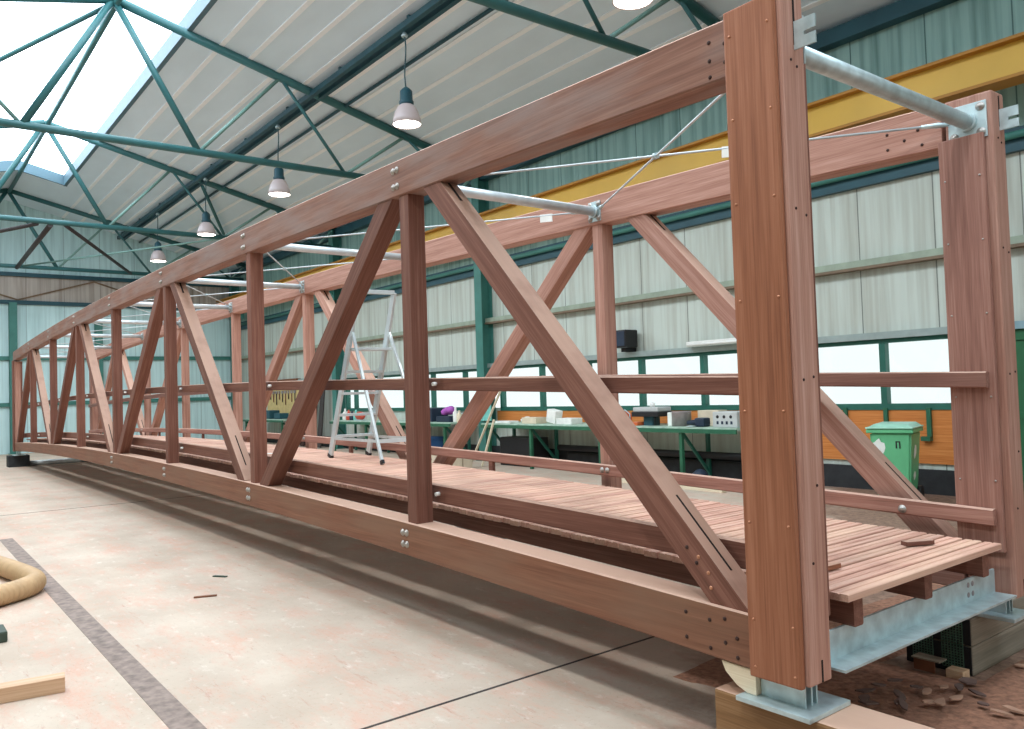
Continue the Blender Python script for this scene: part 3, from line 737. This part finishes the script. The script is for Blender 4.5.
# far support: two courses of old sleepers with black sealed ends
for i, (z0, z1, lab) in enumerate(((0.0, 0.158, 'old grey timber block on the floor, lower of the pair under the right end post'), (0.160, 0.306, 'old grey timber block, upper of the pair, carrying the right end post'))):
    t = thing('support_block', lab, 'block', (-0.3, 2.6, z0), 0, 'stacked timber blocks under the right post')
    A, LL_ = axes((-0.30, 1.80, (z0+z1)/2), (-0.30, 3.5, (z0+z1)/2))
    MB().box(0, LL_, -0.18, 0.18, -(z1-z0)/2, (z1-z0)/2, None, 0.01).build('timber', M['sleeper'], t, A)
    MB().box(-0.475, -0.125, 1.794, 1.80, z0+0.006, z1-0.004).build('sealed_end', M['endblack'], t)
    for (xa, xb) in ((-0.435, -0.325), (-0.275, -0.165)):
        e = MB()
        za, zb = (0.03, z1-0.0) if i == 0 else (z0, z1-0.02)
        n1, n2 = 7, 9
        for k in range(n1+1):
            xx = xa+(xb-xa)*k/n1; e.box(xx-0.002, xx+0.002, 1.789, 1.794, za, zb)
        for k in range(n2+1):
            zz = za+(zb-za)*k/n2; e.box(xa, xb, 1.789, 1.794, zz-0.002, zz+0.002)
        e.build('mesh_plate', M['stampgrey'], t)
# supports under the far end
for y, lab in ((-0.15, 'dark timber block under the far left end of the bridge'), (1.75, 'dark timber block under the far end of the second truss, behind the first block')):
    o = MB().box(-24.35, -23.85, y, y+0.5, 0, 0.308, None, 0.01).build('support_block', M['plinth']); tag(o, lab, 'block')
o = MB().tube([(-24.0, 0.37, 0.07), (-24.0, 1.72, 0.07)], 0.07, 14).build('steel_pipe', M['galv2']); tag(o, 'pale steel pipe lying on the floor below the far end of the bridge', 'pipe')
o = MB().prism([(-0.375, 0.436), (-0.355, 0.395), (-0.30, 0.352), (-0.25, 0.332), (-0.205, 0.332), (-0.205, 0.424), (-0.21, 0.432)], 0.11, Matrix.Translation((0, 0.012, 0))).build('pale_wedge', M['cream'])
tag(o, 'cream rounded wedge tucked under the bottom chord beside the near end post', 'wedge')

# ------------------------------------------------------------------ stepladder on the deck
def lerp(a, b, t): return Vector(a)+(Vector(b)-Vector(a))*t
LZ = DECK+cz(-7.0)+0.004
t = thing('stepladder', 'tall aluminium platform stepladder standing open on the deck', 'ladder', (-6.6, 1.25, LZ))
fl, fr_ = Vector((-6.92, 1.30, LZ)), Vector((-6.86, 1.76, LZ))       # climbing side feet
tl, tr = Vector((-6.20, 1.34, LZ+1.86)), Vector((-6.14, 1.76, LZ+1.86))
for a, b, s in ((fl, tl, 1), (fr_, tr, -1)):
    MB().bar(a, b, 0.03, 0.085, (-1, 0, 0.3), 0.004).build('stile', M['alu'], t)
    MB().bar(a, lerp(a, b, 0.02), 0.036, 0.092, (-1, 0, 0.3)).build('foot', M['black'], t)
MB().bar(tl, tr, 0.05, 0.045, (0, 0, 1), 0.005).build('top_hoop', M['alu'], t)
hl, hr = lerp(fl, tl, 0.76)+Vector((0.04, 0, 0)), lerp(fr_, tr, 0.76)+Vector((0.04, 0, 0))
bl, br = Vector((-5.52, 1.22, LZ)), Vector((-5.42, 1.72, LZ))
for a, b in ((bl, hl), (br, hr)):
    MB().bar(a, b, 0.028, 0.035, (1, 0, 0.3), 0.004).build('rear_leg', M['alu'], t)
    MB().bar(a, lerp(a, b, 0.025), 0.034, 0.042, (1, 0, 0.3)).build('foot', M['black'], t)
for k in range(1, 6):
    f = k/5*0.66
    a, b = lerp(fl, tl, f), lerp(fr_, tr, f)
    d = 0.10 if k < 5 else 0.22
    o_ = Vector((d/2-0.03 if k == 5 else 0, 0, 0))
    MB().bar(a+o_, b+o_, d, 0.03, (0, 0, 1), 0.003).build('step' if k < 5 else 'platform', M['alu'], t)
for f in (0.16, 0.55):
    MB().bar(lerp(bl, hl, f), lerp(br, hr, f), 0.02, 0.04, (0, 0, 1)).build('rear_brace', M['alu'], t)
for a, b in ((lerp(fl, tl, 0.12), lerp(bl, hl, 0.16)), (lerp(fr_, tr, 0.12), lerp(br, hr, 0.16))):
    MB().bar(a, b, 0.012, 0.03, (0, 0, 1)).build('spreader', M['alu'], t)

# ------------------------------------------------------------------ green wheelie bin
t = thing('wheelie_bin', 'green wheeled rubbish bin with pale lid standing by the orange boarding', 'bin', (-3.48, 7.7, 0), 0)
BX, BY = -3.48, 7.7
Rb = Matrix.Translation((BX, BY, 0)) @ Matrix.Rotation(math.radians(14), 4, 'Z') @ Matrix.Scale(1.03, 4)
mb = MB()
w0, w1, d0, d1 = 0.19, 0.245, 0.20, 0.27
vs = [Rb @ Vector(v) for v in ((-w0, -d0, 0.07), (w0, -d0, 0.07), (w0, d0, 0.07), (-w0, d0, 0.07), (-w1, -d1, 0.90), (w1, -d1, 0.90), (w1, d1, 0.90), (-w1, d1, 0.90))]
fs = mb._faces(vs, [(3, 2, 1, 0), (4, 5, 6, 7), (0, 1, 5, 4), (1, 2, 6, 5), (2, 3, 7, 6), (3, 0, 4, 7)])
bmesh.ops.bevel(mb.bm, geom=list({e for f in fs for e in f.edges}), offset=0.025, segments=3, affect='EDGES')
mb.build('body', M['binbody'], t)
mb = MB(); mb.box(-0.275, 0.275, -0.30, 0.29, 0.89, 0.94, Rb, 0.012); mb.build('rim', M['binbody'], t)
mb = MB(); mb.box(-0.28, 0.28, -0.315, 0.29, 0.945, 0.965, Rb, 0.008)
vs = [Rb @ Vector(v) for v in ((-0.26, -0.29, 0.962), (0.26, -0.29, 0.962), (0.26, 0.28, 0.962), (-0.26, 0.28, 0.962), (-0.2, -0.2, 1.0), (0.2, -0.2, 1.0), (0.2, 0.24, 1.01), (-0.2, 0.24, 1.01))]
mb._faces(vs, [(4, 5, 6, 7), (0, 1, 5, 4), (1, 2, 6, 5), (2, 3, 7, 6), (3, 0, 4, 7), (3, 2, 1, 0)])
lid = mb.build('lid', M['binlid'], t)
MB().tube([Rb @ Vector(v) for v in ((-0.22, 0.29, 0.96), (-0.22, 0.34, 0.95), (0.22, 0.34, 0.95), (0.22, 0.29, 0.96))], 0.016, 8).build('handle', M['binbody'], t)
for s in (-1, 1):
    MB().tube([Rb @ Vector((s*0.20, 0.2, 0.1)), Rb @ Vector((s*0.25, 0.2, 0.1))], 0.10, 18).build('wheel', M['black'], t)
def sticker(x0, x1, z0, z1, side=0, wob=0.02):
    n = 14; pts = []
    for k in range(n):
        a = 2*PI*k/n; r = 1-random.random()*0.35
        pts.append(((x0+x1)/2+(x1-x0)/2*r*math.cos(a), (z0+z1)/2+(z1-z0)/2*r*math.sin(a)))
    mb = MB()
    if side == 0: vs = [Rb @ Vector((x, -(d0+(d1-d0)*(z-0.07)/0.83)-0.004, z)) for x, z in pts]
    else: vs = [Rb @ Vector((w0+(w1-w0)*(z-0.07)/0.83+0.004, x, z)) for x, z in pts]
    mb._faces(vs, [tuple(range(n))]); mb.build('sticker', M['sticker'], t)
sticker(-0.23, -0.06, 0.58, 0.84); sticker(-0.10, 0.04, 0.28, 0.46); sticker(-0.05, 0.0, 0.47, 0.54)
sticker(-0.12, 0.05, 0.55, 0.75, 1); sticker(-0.1, 0.05, 0.28, 0.42, 1)
# the small dark emblem stencilled on the front: a plain arch and bar
mb = MB()
for (x0, x1, z0, z1) in ((0.06, 0.075, 0.70, 0.79), (0.06, 0.115, 0.775, 0.79), (0.10, 0.115, 0.70, 0.79)):
    mb.box(x0, x1, -0.262, -0.255, z0, z1, Rb)
mb.build('emblem', M['black'], t)

# ------------------------------------------------------------------ workbenches and what lies on them
def workbench(x0, x1, label, legs):
    t = thing('workbench', label, 'workbench', ((x0+x1)/2, 8.15, 0), 0, 'green workbenches')
    MB().box(x0, x1, 7.72, 8.6, 0.885, 0.925, None, 0.004).build('bench_top', M['benchtop'], t)
    MB().box(x0, x1, 7.70, 7.73, 0.83, 0.90).build('apron', M['benchgreen'], t)
    for x in legs:
        MB().box(x-0.03, x+0.03, 7.73, 7.79, 0, 0.885).build('leg', M['benchgreen'], t)
        MB().box(x-0.03, x+0.03, 8.42, 8.48, 0, 0.885).build('leg', M['winframe'], t)
        MB().bar((x, 7.79, 0.82), (x, 8.44, 0.12), 0.04, 0.05).build('bench_brace', M['winframe'], t)
    return t
workbench(-12.85, -6.0, 'long green workbench below the right windows with a worn pale top', (-12.6, -11.15, -9.1, -7.15))
workbench(-20.6, -14.1, 'green workbench behind the stepladder, in the farther window bay', (-20.4, -18.4, -16.4, -14.4))
BT_ = 0.925
def item(mb, name, m, label, cat, group='things on the workbench'):
    o = mb.build(name, M[m]); return tag(o, label, cat, group)
item(MB().box(-12.5, -11.98, 7.85, 8.1, BT_, BT_+0.05, None, 0.01), 'flat_box', 'whiteplastic', 'flat white box on the bench beside the green column', 'box')
item(MB().lathe([(0.11, 0), (0.14, 0.02), (0.15, 0.07), (0.06, 0.12), (0.03, 0.13)], (-11.9, 8.28, BT_+0.002), 16), 'white_bowl', 'whiteplastic', 'white upturned bowl on the bench just right of the flat white box', 'bowl')
item(MB().box(-11.62, -11.15, 7.9, 8.2, BT_, BT_+0.13, None, 0.008), 'carton', 'card', 'cream cardboard carton on the bench left of the tilted white canister', 'box')
item(MB().box(-0.14, 0.14, -0.1, 0.1, 0, 0.27, Matrix.Translation((-10.75, 8.05, BT_+0.02)) @ Matrix.Rotation(0.18, 4, 'Y'), 0.02), 'white_canister', 'whiteplastic', 'tilted white canister on the bench behind the long diagonal', 'canister')
item(MB().box(-10.5, -10.05, 7.9, 8.2, BT_, BT_+0.12, None, 0.01), 'white_box', 'whiteplastic', 'low white box on the bench right of the tilted canister', 'box')
t = thing('extension_reel', 'orange-red cable reel on the bench right of the far post', 'cable reel', (-8.72, 8.05, BT_), 0, 'things on the workbench')
Rr = Matrix.Translation((-8.72, 8.05, BT_+0.13)) @ Matrix.Rotation(PI/2, 4, 'X')
MB().lathe([(0.12, -0.06), (0.125, -0.05), (0.07, -0.04), (0.07, 0.04), (0.125, 0.05), (0.12, 0.06)], (0, 0, 0), 20, Rr).build('drum', M['redorange'], t)
MB().tube([(-8.85, 8.05, BT_), (-8.85, 8.05, BT_+0.2), (-8.72, 8.05, BT_+0.28), (-8.6, 8.05, BT_+0.2), (-8.6, 8.05, BT_)], 0.012, 6).build('stand', M['galv'], t)
item(MB().box(-8.5, -8.28, 7.9, 8.15, BT_, BT_+0.06, None, 0.01), 'flat_tray', 'redorange', 'flat orange tray on the bench between reel and planer machine', 'tray')
t = thing('bench_machine', 'grey bench machine with a wide dark head on a central stand', 'machine', (-8.1, 8.1, BT_), 0, 'things on the workbench')
MB().box(-8.22, -8.0, 8.0, 8.2, BT_, BT_+0.16, None, 0.01).build('stand', M['darkteal'], t)
MB().box(-8.42, -7.78, 7.9, 8.3, BT_+0.16, BT_+0.25, None, 0.015).build('table', M['black'], t)
MB().box(-8.40, -7.80, 7.92, 8.28, BT_+0.25, BT_+0.33, None, 0.02).build('head', M['grey'], t)
MB().lathe([(0.05, 0), (0.05, 0.06), (0.02, 0.08)], (-8.08, 8.1, BT_+0.33), 12).build('knob', M['whiteplastic'], t)
MB().tube([(-7.95, 8.0, BT_+0.014), (-7.9, 7.95, BT_+0.1), (-7.92, 7.98, BT_+0.17)], 0.012, 6).build('cord', M['black'], t)
t = thing('paint_tin', 'big open metal paint tin on the bench between two machines', 'tin', (-7.4, 8.05, BT_), 0, 'things on the workbench')
MB().lathe([(0.17, 0), (0.17, 0.24), (0.175, 0.25), (0.165, 0.25), (0.16, 0.02), (0, 0.02)], (-7.38, 8.05, BT_), 24).build('body', M['tin'], t)
MB().tube([(-7.38+0.17*math.cos(a), 8.05, BT_+0.22-0.10*math.sin(a)) for a in [PI*k/8 for k in range(9)]], 0.005, 6).build('handle', M['galv'], t)
MB().box(-7.57, -7.47, 7.9, 8.0, BT_, BT_+0.24, None, 0.02).build('label_band', M['sticker'], t)
item(MB().box(-7.15, -6.72, 8.2, 8.45, BT_, BT_+0.26, None, 0.01), 'cardboard_box', 'card', 'pale cardboard box on the bench behind the dark tools', 'box')
t = thing('angle_grinder', 'dark power tool lying on the bench left of the pale grey machine', 'power tool', (-6.85, 7.95, BT_), 0, 'things on the workbench')
MB().tube([(-7.16, 7.95, BT_+0.06), (-7.0, 7.95, BT_+0.07), (-6.92, 7.95, BT_+0.07)], [0.035, 0.05, 0.045], 12).build('body', M['navy'], t)
MB().lathe([(0.0, -0.015), (0.08, -0.01), (0.085, 0.0), (0.0, 0.01)], (-6.95, 7.78, BT_+0.02), 16).build('disc', M['galv'], t)
MB().box(-6.95, -6.75, 7.86, 8.04, BT_, BT_+0.15, None, 0.03).build('guard', M['navy'], t)
t = thing('grey_machine', 'pale grey box machine with round dials at the right end of the bench', 'machine', (-6.44, 8.05, BT_), 0, 'things on the workbench')
MB().box(-6.56, -6.08, 7.85, 8.25, BT_, BT_+0.25, None, 0.015).build('case', M['grey'], t)
for k in range(3): disc('dial', -6.46+0.13*k, 7.849, BT_+0.17, 0.028, '-y', 'black', t)
for k in range(4): MB().box(-6.48+0.09*k, -6.44+0.09*k, 7.846, 7.85, BT_+0.05, BT_+0.10).build('switch', M['navy'], t)
# farther bench
mb = MB()
for k in range(7):
    a = k*0.9; mb.lathe([(0.02, -0.07), (0.09, -0.05), (0.11, 0.03), (0.05, 0.09), (0, 0.10)], (-14.7+0.12*math.cos(a*1.7), 8.1+0.06*math.sin(a), BT_+0.26+0.03*math.sin(a*2)), 10)
item(mb, 'purple_bundle', 'purple', 'purple cloth bundle on the farther bench left of the green column', 'bundle')
item(MB().box(-15.0, -14.4, 7.9, 8.3, BT_, BT_+0.14, None, 0.02), 'blue_case', 'navy', 'dark blue tool case under the purple bundle on the farther bench', 'case')
for i, (x, h, m, l) in enumerate(((-14.28, 0.36, 'whiteplastic', 'tall white bottle on the farther bench beside the green column'), (-14.12, 0.28, 'cream', 'shorter cream bottle on the farther bench beside the green column'))):
    item(MB().lathe([(0.06, 0), (0.065, 0.02), (0.065, h*0.65), (0.025, h*0.8), (0.025, h), (0, h)], (x, 8.0, BT_), 14), 'bottle', m, l, 'bottle')
item(MB().box(-15.9, -15.2, 7.9, 8.4, BT_, BT_+0.34, None, 0.02), 'machine_case', 'navy', 'dark machine case on the farther bench half hidden by the second post', 'case')
t = thing('hand_saw_machine', 'red and white circular power tool on the farther bench below the ladder', 'power tool', (-19.1, 7.95, BT_), 0, 'things on the workbench')
MB().lathe([(0.0, -0.06), (0.22, -0.05), (0.25, 0), (0.22, 0.05), (0, 0.06)], (0, 0, 0), 20, Matrix.Translation((-19.1, 7.95, BT_+0.135)) @ Matrix.Rotation(PI/2, 4, 'X') @ Matrix.Scale(0.5, 4, (0, 1, 0))).build('guard', M['red'], t)
MB().box(-19.3, -18.9, 7.85, 8.05, BT_, BT_+0.03).build('sole_plate', M['galv'], t)
for i, (x, h, m, l) in enumerate(((-20.35, .34, 'whiteplastic', 'white bottle at the left end of the farther bench'), (-20.12, .30, 'red', 'red bottle at the left end of the farther bench'), (-19.9, .26, 'navy', 'dark bottle third from the left on the farther bench'), (-19.65, .3, 'tealcloth', 'teal bottle fourth from the left on the farther bench'), (-18.5, .28, 'cream', 'cream bottle on the farther bench right of the red power tool'))):
    item(MB().lathe([(0.08, 0), (0.085, 0.02), (0.085, h*0.6), (0.03, h*0.78), (0.03, h), (0, h)], (x, 8.1, BT_), 14), 'bottle', m, l, 'bottle')
for i, (x, m, l) in enumerate(((-15.35, 'blue', 'blue crate on the floor under the farther bench, right one'), (-15.95, 'navy', 'dark crate on the floor under the farther bench, left of the blue crate'))):
    mb = MB(); mb.box(x-0.27, x+0.27, 7.75, 8.15, 0, 0.55, None, 0.02); mb.box(x-0.29, x+0.29, 7.73, 8.17, 0.5, 0.56, None, 0.01)
    item(mb, 'crate', m, l, 'crate', 'crates under the bench')
# dark stored goods under the long bench
item(MB().box(-12.5, -11.4, 7.95, 8.45, 0, 0.62, None, 0.03), 'storage_trunk', 'black', 'dark trunk standing under the left end of the long bench', 'trunk', 'goods under the bench')
item(MB().tube([(-10.9, 8.3, 0.42), (-6.2, 8.3, 0.42)], 0.06, 12), 'dark_pipe', 'black', 'long dark pipe stored behind the legs under the long bench', 'pipe', 'goods under the bench')
item(MB().box(-10.9, -6.3, 8.50, 8.60, 0, 0.3, None, 0.02), 'timber_stack', 'plinth', 'dark beam on the floor against the wall under the long bench', 'beam', 'goods under the bench')
for i in range(3):
    A, LL_ = axes((-8.6+0.3*i, 7.4-0.13*i, 0.03), (-6.2+0.2*i, 7.35-0.13*i, 0.03))
    o = MB().box(0, LL_, -0.05, 0.05, -0.03, 0.03, None, 0.003).build('plank', M['cream'], None, A)
    tag(o, ('pale plank on the floor closest to the long bench', 'pale plank in the middle of three on the floor before the bench', 'pale plank of the three before the bench, nearest the bridge')[i], 'plank', 'pale planks before the bench')
for i in range(2):
    A, LL_ = axes((-13.9, 6.75+0.25*i, 0.16), (-12.3, 6.70+0.25*i, 0.16))
    o = MB().box(0, LL_, -0.11, 0.11, -0.16, 0.14, None, 0.01).build('white_trough', M['card'], None, A)
    tag(o, ('long pale crate on the floor before the bench, nearer one', 'long pale crate on the floor before the bench, farther one')[i], 'crate', 'pale crates before the bench')
t = thing('floor_tool', 'black machine on the floor under the bench beside the near end post', 'machine', (-6.6, 7.3, 0))
MB().box(-7.0, -6.3, 7.2, 7.5, 0, 0.10, None, 0.02).build('base', M['black'], t)
MB().lathe([(0.12, 0), (0.13, 0.12), (0.06, 0.18), (0, 0.2)], (-6.45, 7.35, 0.1), 16).build('motor', M['navy'], t)
# leaning laths and pennants at the column
for i, (a, b, l) in enumerate((((-12.75, 7.3, 0.012), (-12.0, 7.66, 1.66), 'pale lath leaning by the green column, upper one of the crossing pair'), ((-12.45, 7.42, 0.012), (-12.28, 7.66, 1.02), 'pale lath leaning by the green column, shorter one of the crossing pair'))):
    o = timber('lath', a, b, 0.045, 0.03, M['cream'], None, (1, 0, 0), 0.003); tag(o, l, 'lath', 'laths leaning by the column')
t = thing('hanging_cloth', 'teal cloth with two red and white patches hanging beside the green column', 'cloth', (-13.2, 8.4, 0.95))
mb = MB()
n = 12
for k in range(n):
    a0, a1 = k/n, (k+1)/n
    for q in range(1):
        f = lambda a, z: Vector((-13.72+0.42*a, 8.335+0.012*math.sin(a*16), z))
        mb._faces([f(a0, 0.95), f(a1, 0.95), f(a1, 1.75), f(a0, 1.75)] + [f(a0, 0.95)+Vector((0, .012, 0)), f(a1, 0.95)+Vector((0, .012, 0)), f(a1, 1.75)+Vector((0, .012, 0)), f(a0, 1.75)+Vector((0, .012, 0))], [(0, 1, 2, 3), (7, 6, 5, 4), (0, 3, 7, 4), (1, 5, 6, 2), (3, 2, 6, 7), (0, 4, 5, 1)])
mb.build('fabric', M['tealcloth'], t)
for x, z in ((-13.58, 1.42), (-13.42, 1.5)):
    MB().prism([(-0.06, -0.1), (0.06, -0.07), (0.0, 0.12)], 0.01, Matrix.Translation((x, 8.31, z))).build('patch', M['red'], t)
# wall speaker, light fitting
t = thing('wall_speaker', 'black loudspeaker on the right wall above the window band', 'speaker', (-8.95, 8.55, 2.33))
MB().box(-9.22, -8.86, 8.28, 8.62, 2.38, 2.72, None, 0.03).build('cabinet', M['black'], t)
MB().box(-9.19, -8.89, 8.27, 8.28, 2.41, 2.69, None, 0.003).build('grille', M['navy'], t)
MB().box(-9.1, -8.98, 8.4, 8.69, 2.30, 2.38).build('mount', M['black'], t)
t = thing('tube_light', 'long white tube light fitting on the ledge above the right windows', 'light fitting', (-6.9, 8.5, 2.3))
MB().box(-7.55, -6.0, 8.45, 8.57, 2.305, 2.39, None, 0.01).build('housing', M['whiteplastic'], t)
MB().tube([(-7.5, 8.42, 2.33), (-6.05, 8.42, 2.33)], 0.02, 10).build('tube', M['whiteplastic'], t)
# pegboard with hand tools in the far bay
t = thing('pegboard', 'pale yellow tool board on the right wall near the far corner', 'tool board', (-26.3, 8.66, 1.0))
MB().box(-27.9, -24.9, 8.62, 8.68, 0.95, 2.25, None, 0.005).build('board', M['peg'], t)
MB().box(-27.9, -24.9, 8.52, 8.68, 2.25, 2.32).build('shelf', M['rust'], t)
for k in range(9):
    x = -27.5+0.28*k; z = 1.95
    h = 0.35+0.2*((k*7) % 3)/2
    t2 = thing('hand_tool', 'hand tool hanging on the pale yellow tool board', 'hand tool', (x, 8.60, z-h), 0, 'tools on the tool board')
    MB().tube([(x, 8.595, z-h), (x, 8.595, z-0.12)], 0.018, 8).build('handle', M['rust' if k % 2 else 'black'], t2)
    MB().box(x-0.05-0.02*(k % 3), x+0.05+0.02*(k % 3), 8.575, 8.612, z-0.14, z-0.04, None, 0.01).build('head', M['tin'], t2)
workbench(-28.0, -24.2, 'farthest green workbench below the pale yellow tool board', (-27.8, -24.4))
item(MB().box(-26.6, -25.9, 7.9, 8.3, BT_, BT_+0.3, None, 0.04), 'bench_vice', 'darkteal', 'dark green machine on the farthest bench', 'machine')
item(MB().box(-25.6, -25.1, 7.95, 8.3, BT_, BT_+0.2, None, 0.03), 'tool_box', 'darkteal', 'small dark green box on the farthest bench right of the machine', 'box')
for i, (x, h, m) in enumerate(((-23.9, 3.3, 'hole'), (-23.5, 2.9, 'rust'), (-23.1, 3.1, 'hole'), (-22.6, 2.6, 'darkbrown'))):
    A = Matrix.Translation((x, 8.25, 0)) @ Matrix.Rotation(-0.10, 4, 'X')
    o = MB().box(-0.14, 0.14, -0.02, 0.02, 0.01, h, A, 0.004).build('board', M[m])
    tag(o, ('dark wide board leaning on the wall right of the tool board, tallest', 'brown board leaning on the wall, second from the tool board', 'dark board leaning on the wall, third from the tool board', 'dark brown shorter board leaning on the wall nearest the ladder')[i], 'board', 'boards leaning on the wall')

# ------------------------------------------------------------------ things on the left floor
ctrl = [Vector(c) for c in ((-12.2, -6.4, .09), (-11.6, -4.6, .09), (-10.6, -3.2, .09), (-9.4, -2.45, .09), (-8.3, -2.12, .09), (-7.4, -1.92, .09), (-6.75, -1.80, .09), (-6.36, -1.77, .09), (-6.15, -1.86, .09), (-6.0, -2.02, .09), (-5.85, -2.25, .09), (-5.7, -2.6, .09), (-5.62, -3.2, .09), (-5.7, -4.2, .09), (-6.1, -5.4, .09), (-6.6, -6.6, .09))]
fine = []
for i in range(1, len(ctrl)-2):
    a, b, c_, d_ = ctrl[i-1:i+3]
    m_ = max(8, int((c_-b).length/0.012))
    for q in range(m_):
        u = q/m_; fine.append(0.5*((2*b)+(c_-a)*u+(2*a-5*b+4*c_-d_)*u*u+(3*b-a-3*c_+d_)*u**3))
rad = [0.088 if (i % 4) < 2 else 0.080 for i in range(len(fine))]
o = MB().tube(fine, rad, 18).build('suction_hose', M['hose']); tag(o, 'ribbed tan suction hose curling on the floor at the left edge', 'hose')
A, LL_ = axes((-3.42, -2.0, 0.042), (-3.56, -3.0, 0.042))
o = MB().box(0, LL_, -0.055, 0.055, -0.042, 0.042, None, 0.004).build('timber_offcut', M['pine'], None, A)
tag(o, 'pale rectangular timber offcut on the floor at the lower left', 'offcut')
o = MB().box(-5.0, -4.75, -2.55, -2.14, 0, 0.075, None, 0.012).build('dark_block', M['darkgreen']); tag(o, 'small dark green block on the floor at the left edge between hose and offcut', 'block')
for (x, y, l, a, lab, m) in ((-5.04, -0.72, 0.18, 1.2, 'small reddish wood sliver on the open floor, nearer of two', 'rust'), (-5.72, -0.38, 0.14, 0.6, 'small greenish-grey sliver on the open floor, farther of two', 'darkgreen')):
    A = Matrix.Translation((x, y, 0.009)) @ Matrix.Rotation(a, 4, 'Z')
    o = MB().box(-l/2, l/2, -0.018, 0.018, -0.008, 0.002, A, 0.002).build('wood_sliver', M[m]); tag(o, lab, 'offcut')
# offcuts on the deck
for (x, y, l, w, a, lab, m) in ((-0.20, 1.42, 0.16, 0.05, 1.1, 'small wood offcut lying on the near end of the deck', 'hard'), (-0.22, 0.50, 0.34, 0.035, 1.5, 'thin wood strip on the deck edge right of the near end post', 'post'), (-8.2, 1.0, 0.3, 0.1, 0.4, 'scrap of white paper on the deck left of the stepladder', 'whiteplastic')):
    z = DECK+cz(x)
    h = 0.022 if m != 'whiteplastic' else 0.004
    A = Matrix.Translation((x, y, z+0.003)) @ Matrix.Rotation(a, 4, 'Z')
    o = MB().box(-l/2, l/2, -w/2, w/2, 0, h, None, 0.0015).build('deck_offcut', M[m], None, A); tag(o, lab, 'offcut')
# sawdust bank and chips by the right support
mb = MB(); n = 46; grid = []
for i in range(n+1):
    row = []
    for j in range(n+1):
        x, y = -1.3+3.3*i/n, 0.55+3.6*j/n
        inblk = -0.55 < x < -0.05 and 1.72 < y < 3.6
        e = min(i, n-i, j, n-j)/n*5; e = min(1, e)
        h = 0.035*e*(0.6+0.5*math.sin(x*3.1+y*2.2)*math.sin(y*2.7-x)) + random.uniform(0, 0.007)*e
        row.append(mb.bm.verts.new((x, y, -0.012 if inblk else max(0.0, h)-0.003)))
    grid.append(row)
for i in range(n):
    for j in range(n):
        f = mb.bm.faces.new((grid[i][j], grid[i+1][j], grid[i+1][j+1], grid[i][j+1])); f.smooth = True
o = mb.build('sawdust_bank', M['sawdust']); tag(o, 'brown sawdust bank spread over the floor at the near right corner', 'sawdust', None, 'stuff')
def chip(x, y, l, w, a, tilt, m, lab, grp='wood chips on the sawdust'):
    mb = MB(); k = 7
    poly = [(l/2*math.cos(2*PI*q/k)*random.uniform(0.55, 1.15), w/2*math.sin(2*PI*q/k)*random.uniform(0.55, 1.15)) for q in range(k)]
    A = Matrix.Translation((x, y, 0.045)) @ Matrix.Rotation(a, 4, 'Z') @ Matrix.Rotation(tilt, 4, 'Y') @ Matrix.Rotation(PI/2, 4, 'X')
    mb.prism(poly, 0.008, A)
    o = mb.build('wood_chip', M[m]); tag(o, lab, 'wood chip', grp)
CH = 'thin dark wood chip lying on the sawdust between the two support blocks'
CP = 'pale wood chip lying on the sawdust in front of the right support block'
for (x, y, l, w, m) in ((-.34, 1.09, .10, .05, 0), (-.33, 1.21, .09, .05, 0), (-.31, 1.33, .11, .04, 0), (-.2, 1.16, .12, .05, 0), (-.19, 1.32, .11, .06, 0), (-.13, 1.30, .10, .05, 1), (-.1, 1.42, .10, .05, 1), (-.05, 1.47, .09, .05, 0), (-.06, 1.58, .13, .09, 0),
                        (-.06, 1.17, .10, .05, 1), (-.02, 1.2, .11, .05, 1), (0.0, 1.31, .15, .045, 1), (.12, 1.33, .09, .04, 0), (.21, 1.28, .10, .04, 1), (.24, 1.36, .13, .05, 1), (.03, 2.02, .06, .05, 1), (-.13, 1.05, .11, .05, 0), (-.29, 1.0, .10, .06, 0), (-.16, 1.08, .12, .05, 0), (.05, 1.45, .12, .04, 0), (-.25, 0.95, .1, .05, 0)):
    chip(x, y, l, w, random.uniform(0, 3), random.uniform(-.25, .25), 'chip2' if m else 'chip', CP if m else CH, 'pale wood chips' if m else 'dark wood chips')
t = thing('angle_offcut', 'small rusty angle-shaped offcut beside the black end of the right support block', 'offcut', (-0.3, 1.68, 0.0))
mb = MB(); mb.box(-0.36, -0.25, 1.64, 1.65, 0.025, 0.085); mb.build('upright', M['rust'], t)
MB().box(-0.37, -0.22, 1.635, 1.72, 0.085, 0.093).build('top_plate', M['sleeper'], t)
o = MB().box(-0.22, -0.13, 1.70, 1.78, 0.0, 0.045, None, 0.004).build('wood_cube', M['pine']); tag(o, 'small pale wood piece at the foot of the right support block', 'offcut')

# drop unused helper data
for me in list(bpy.data.meshes):
    if me.users == 0: bpy.data.meshes.remove(me)
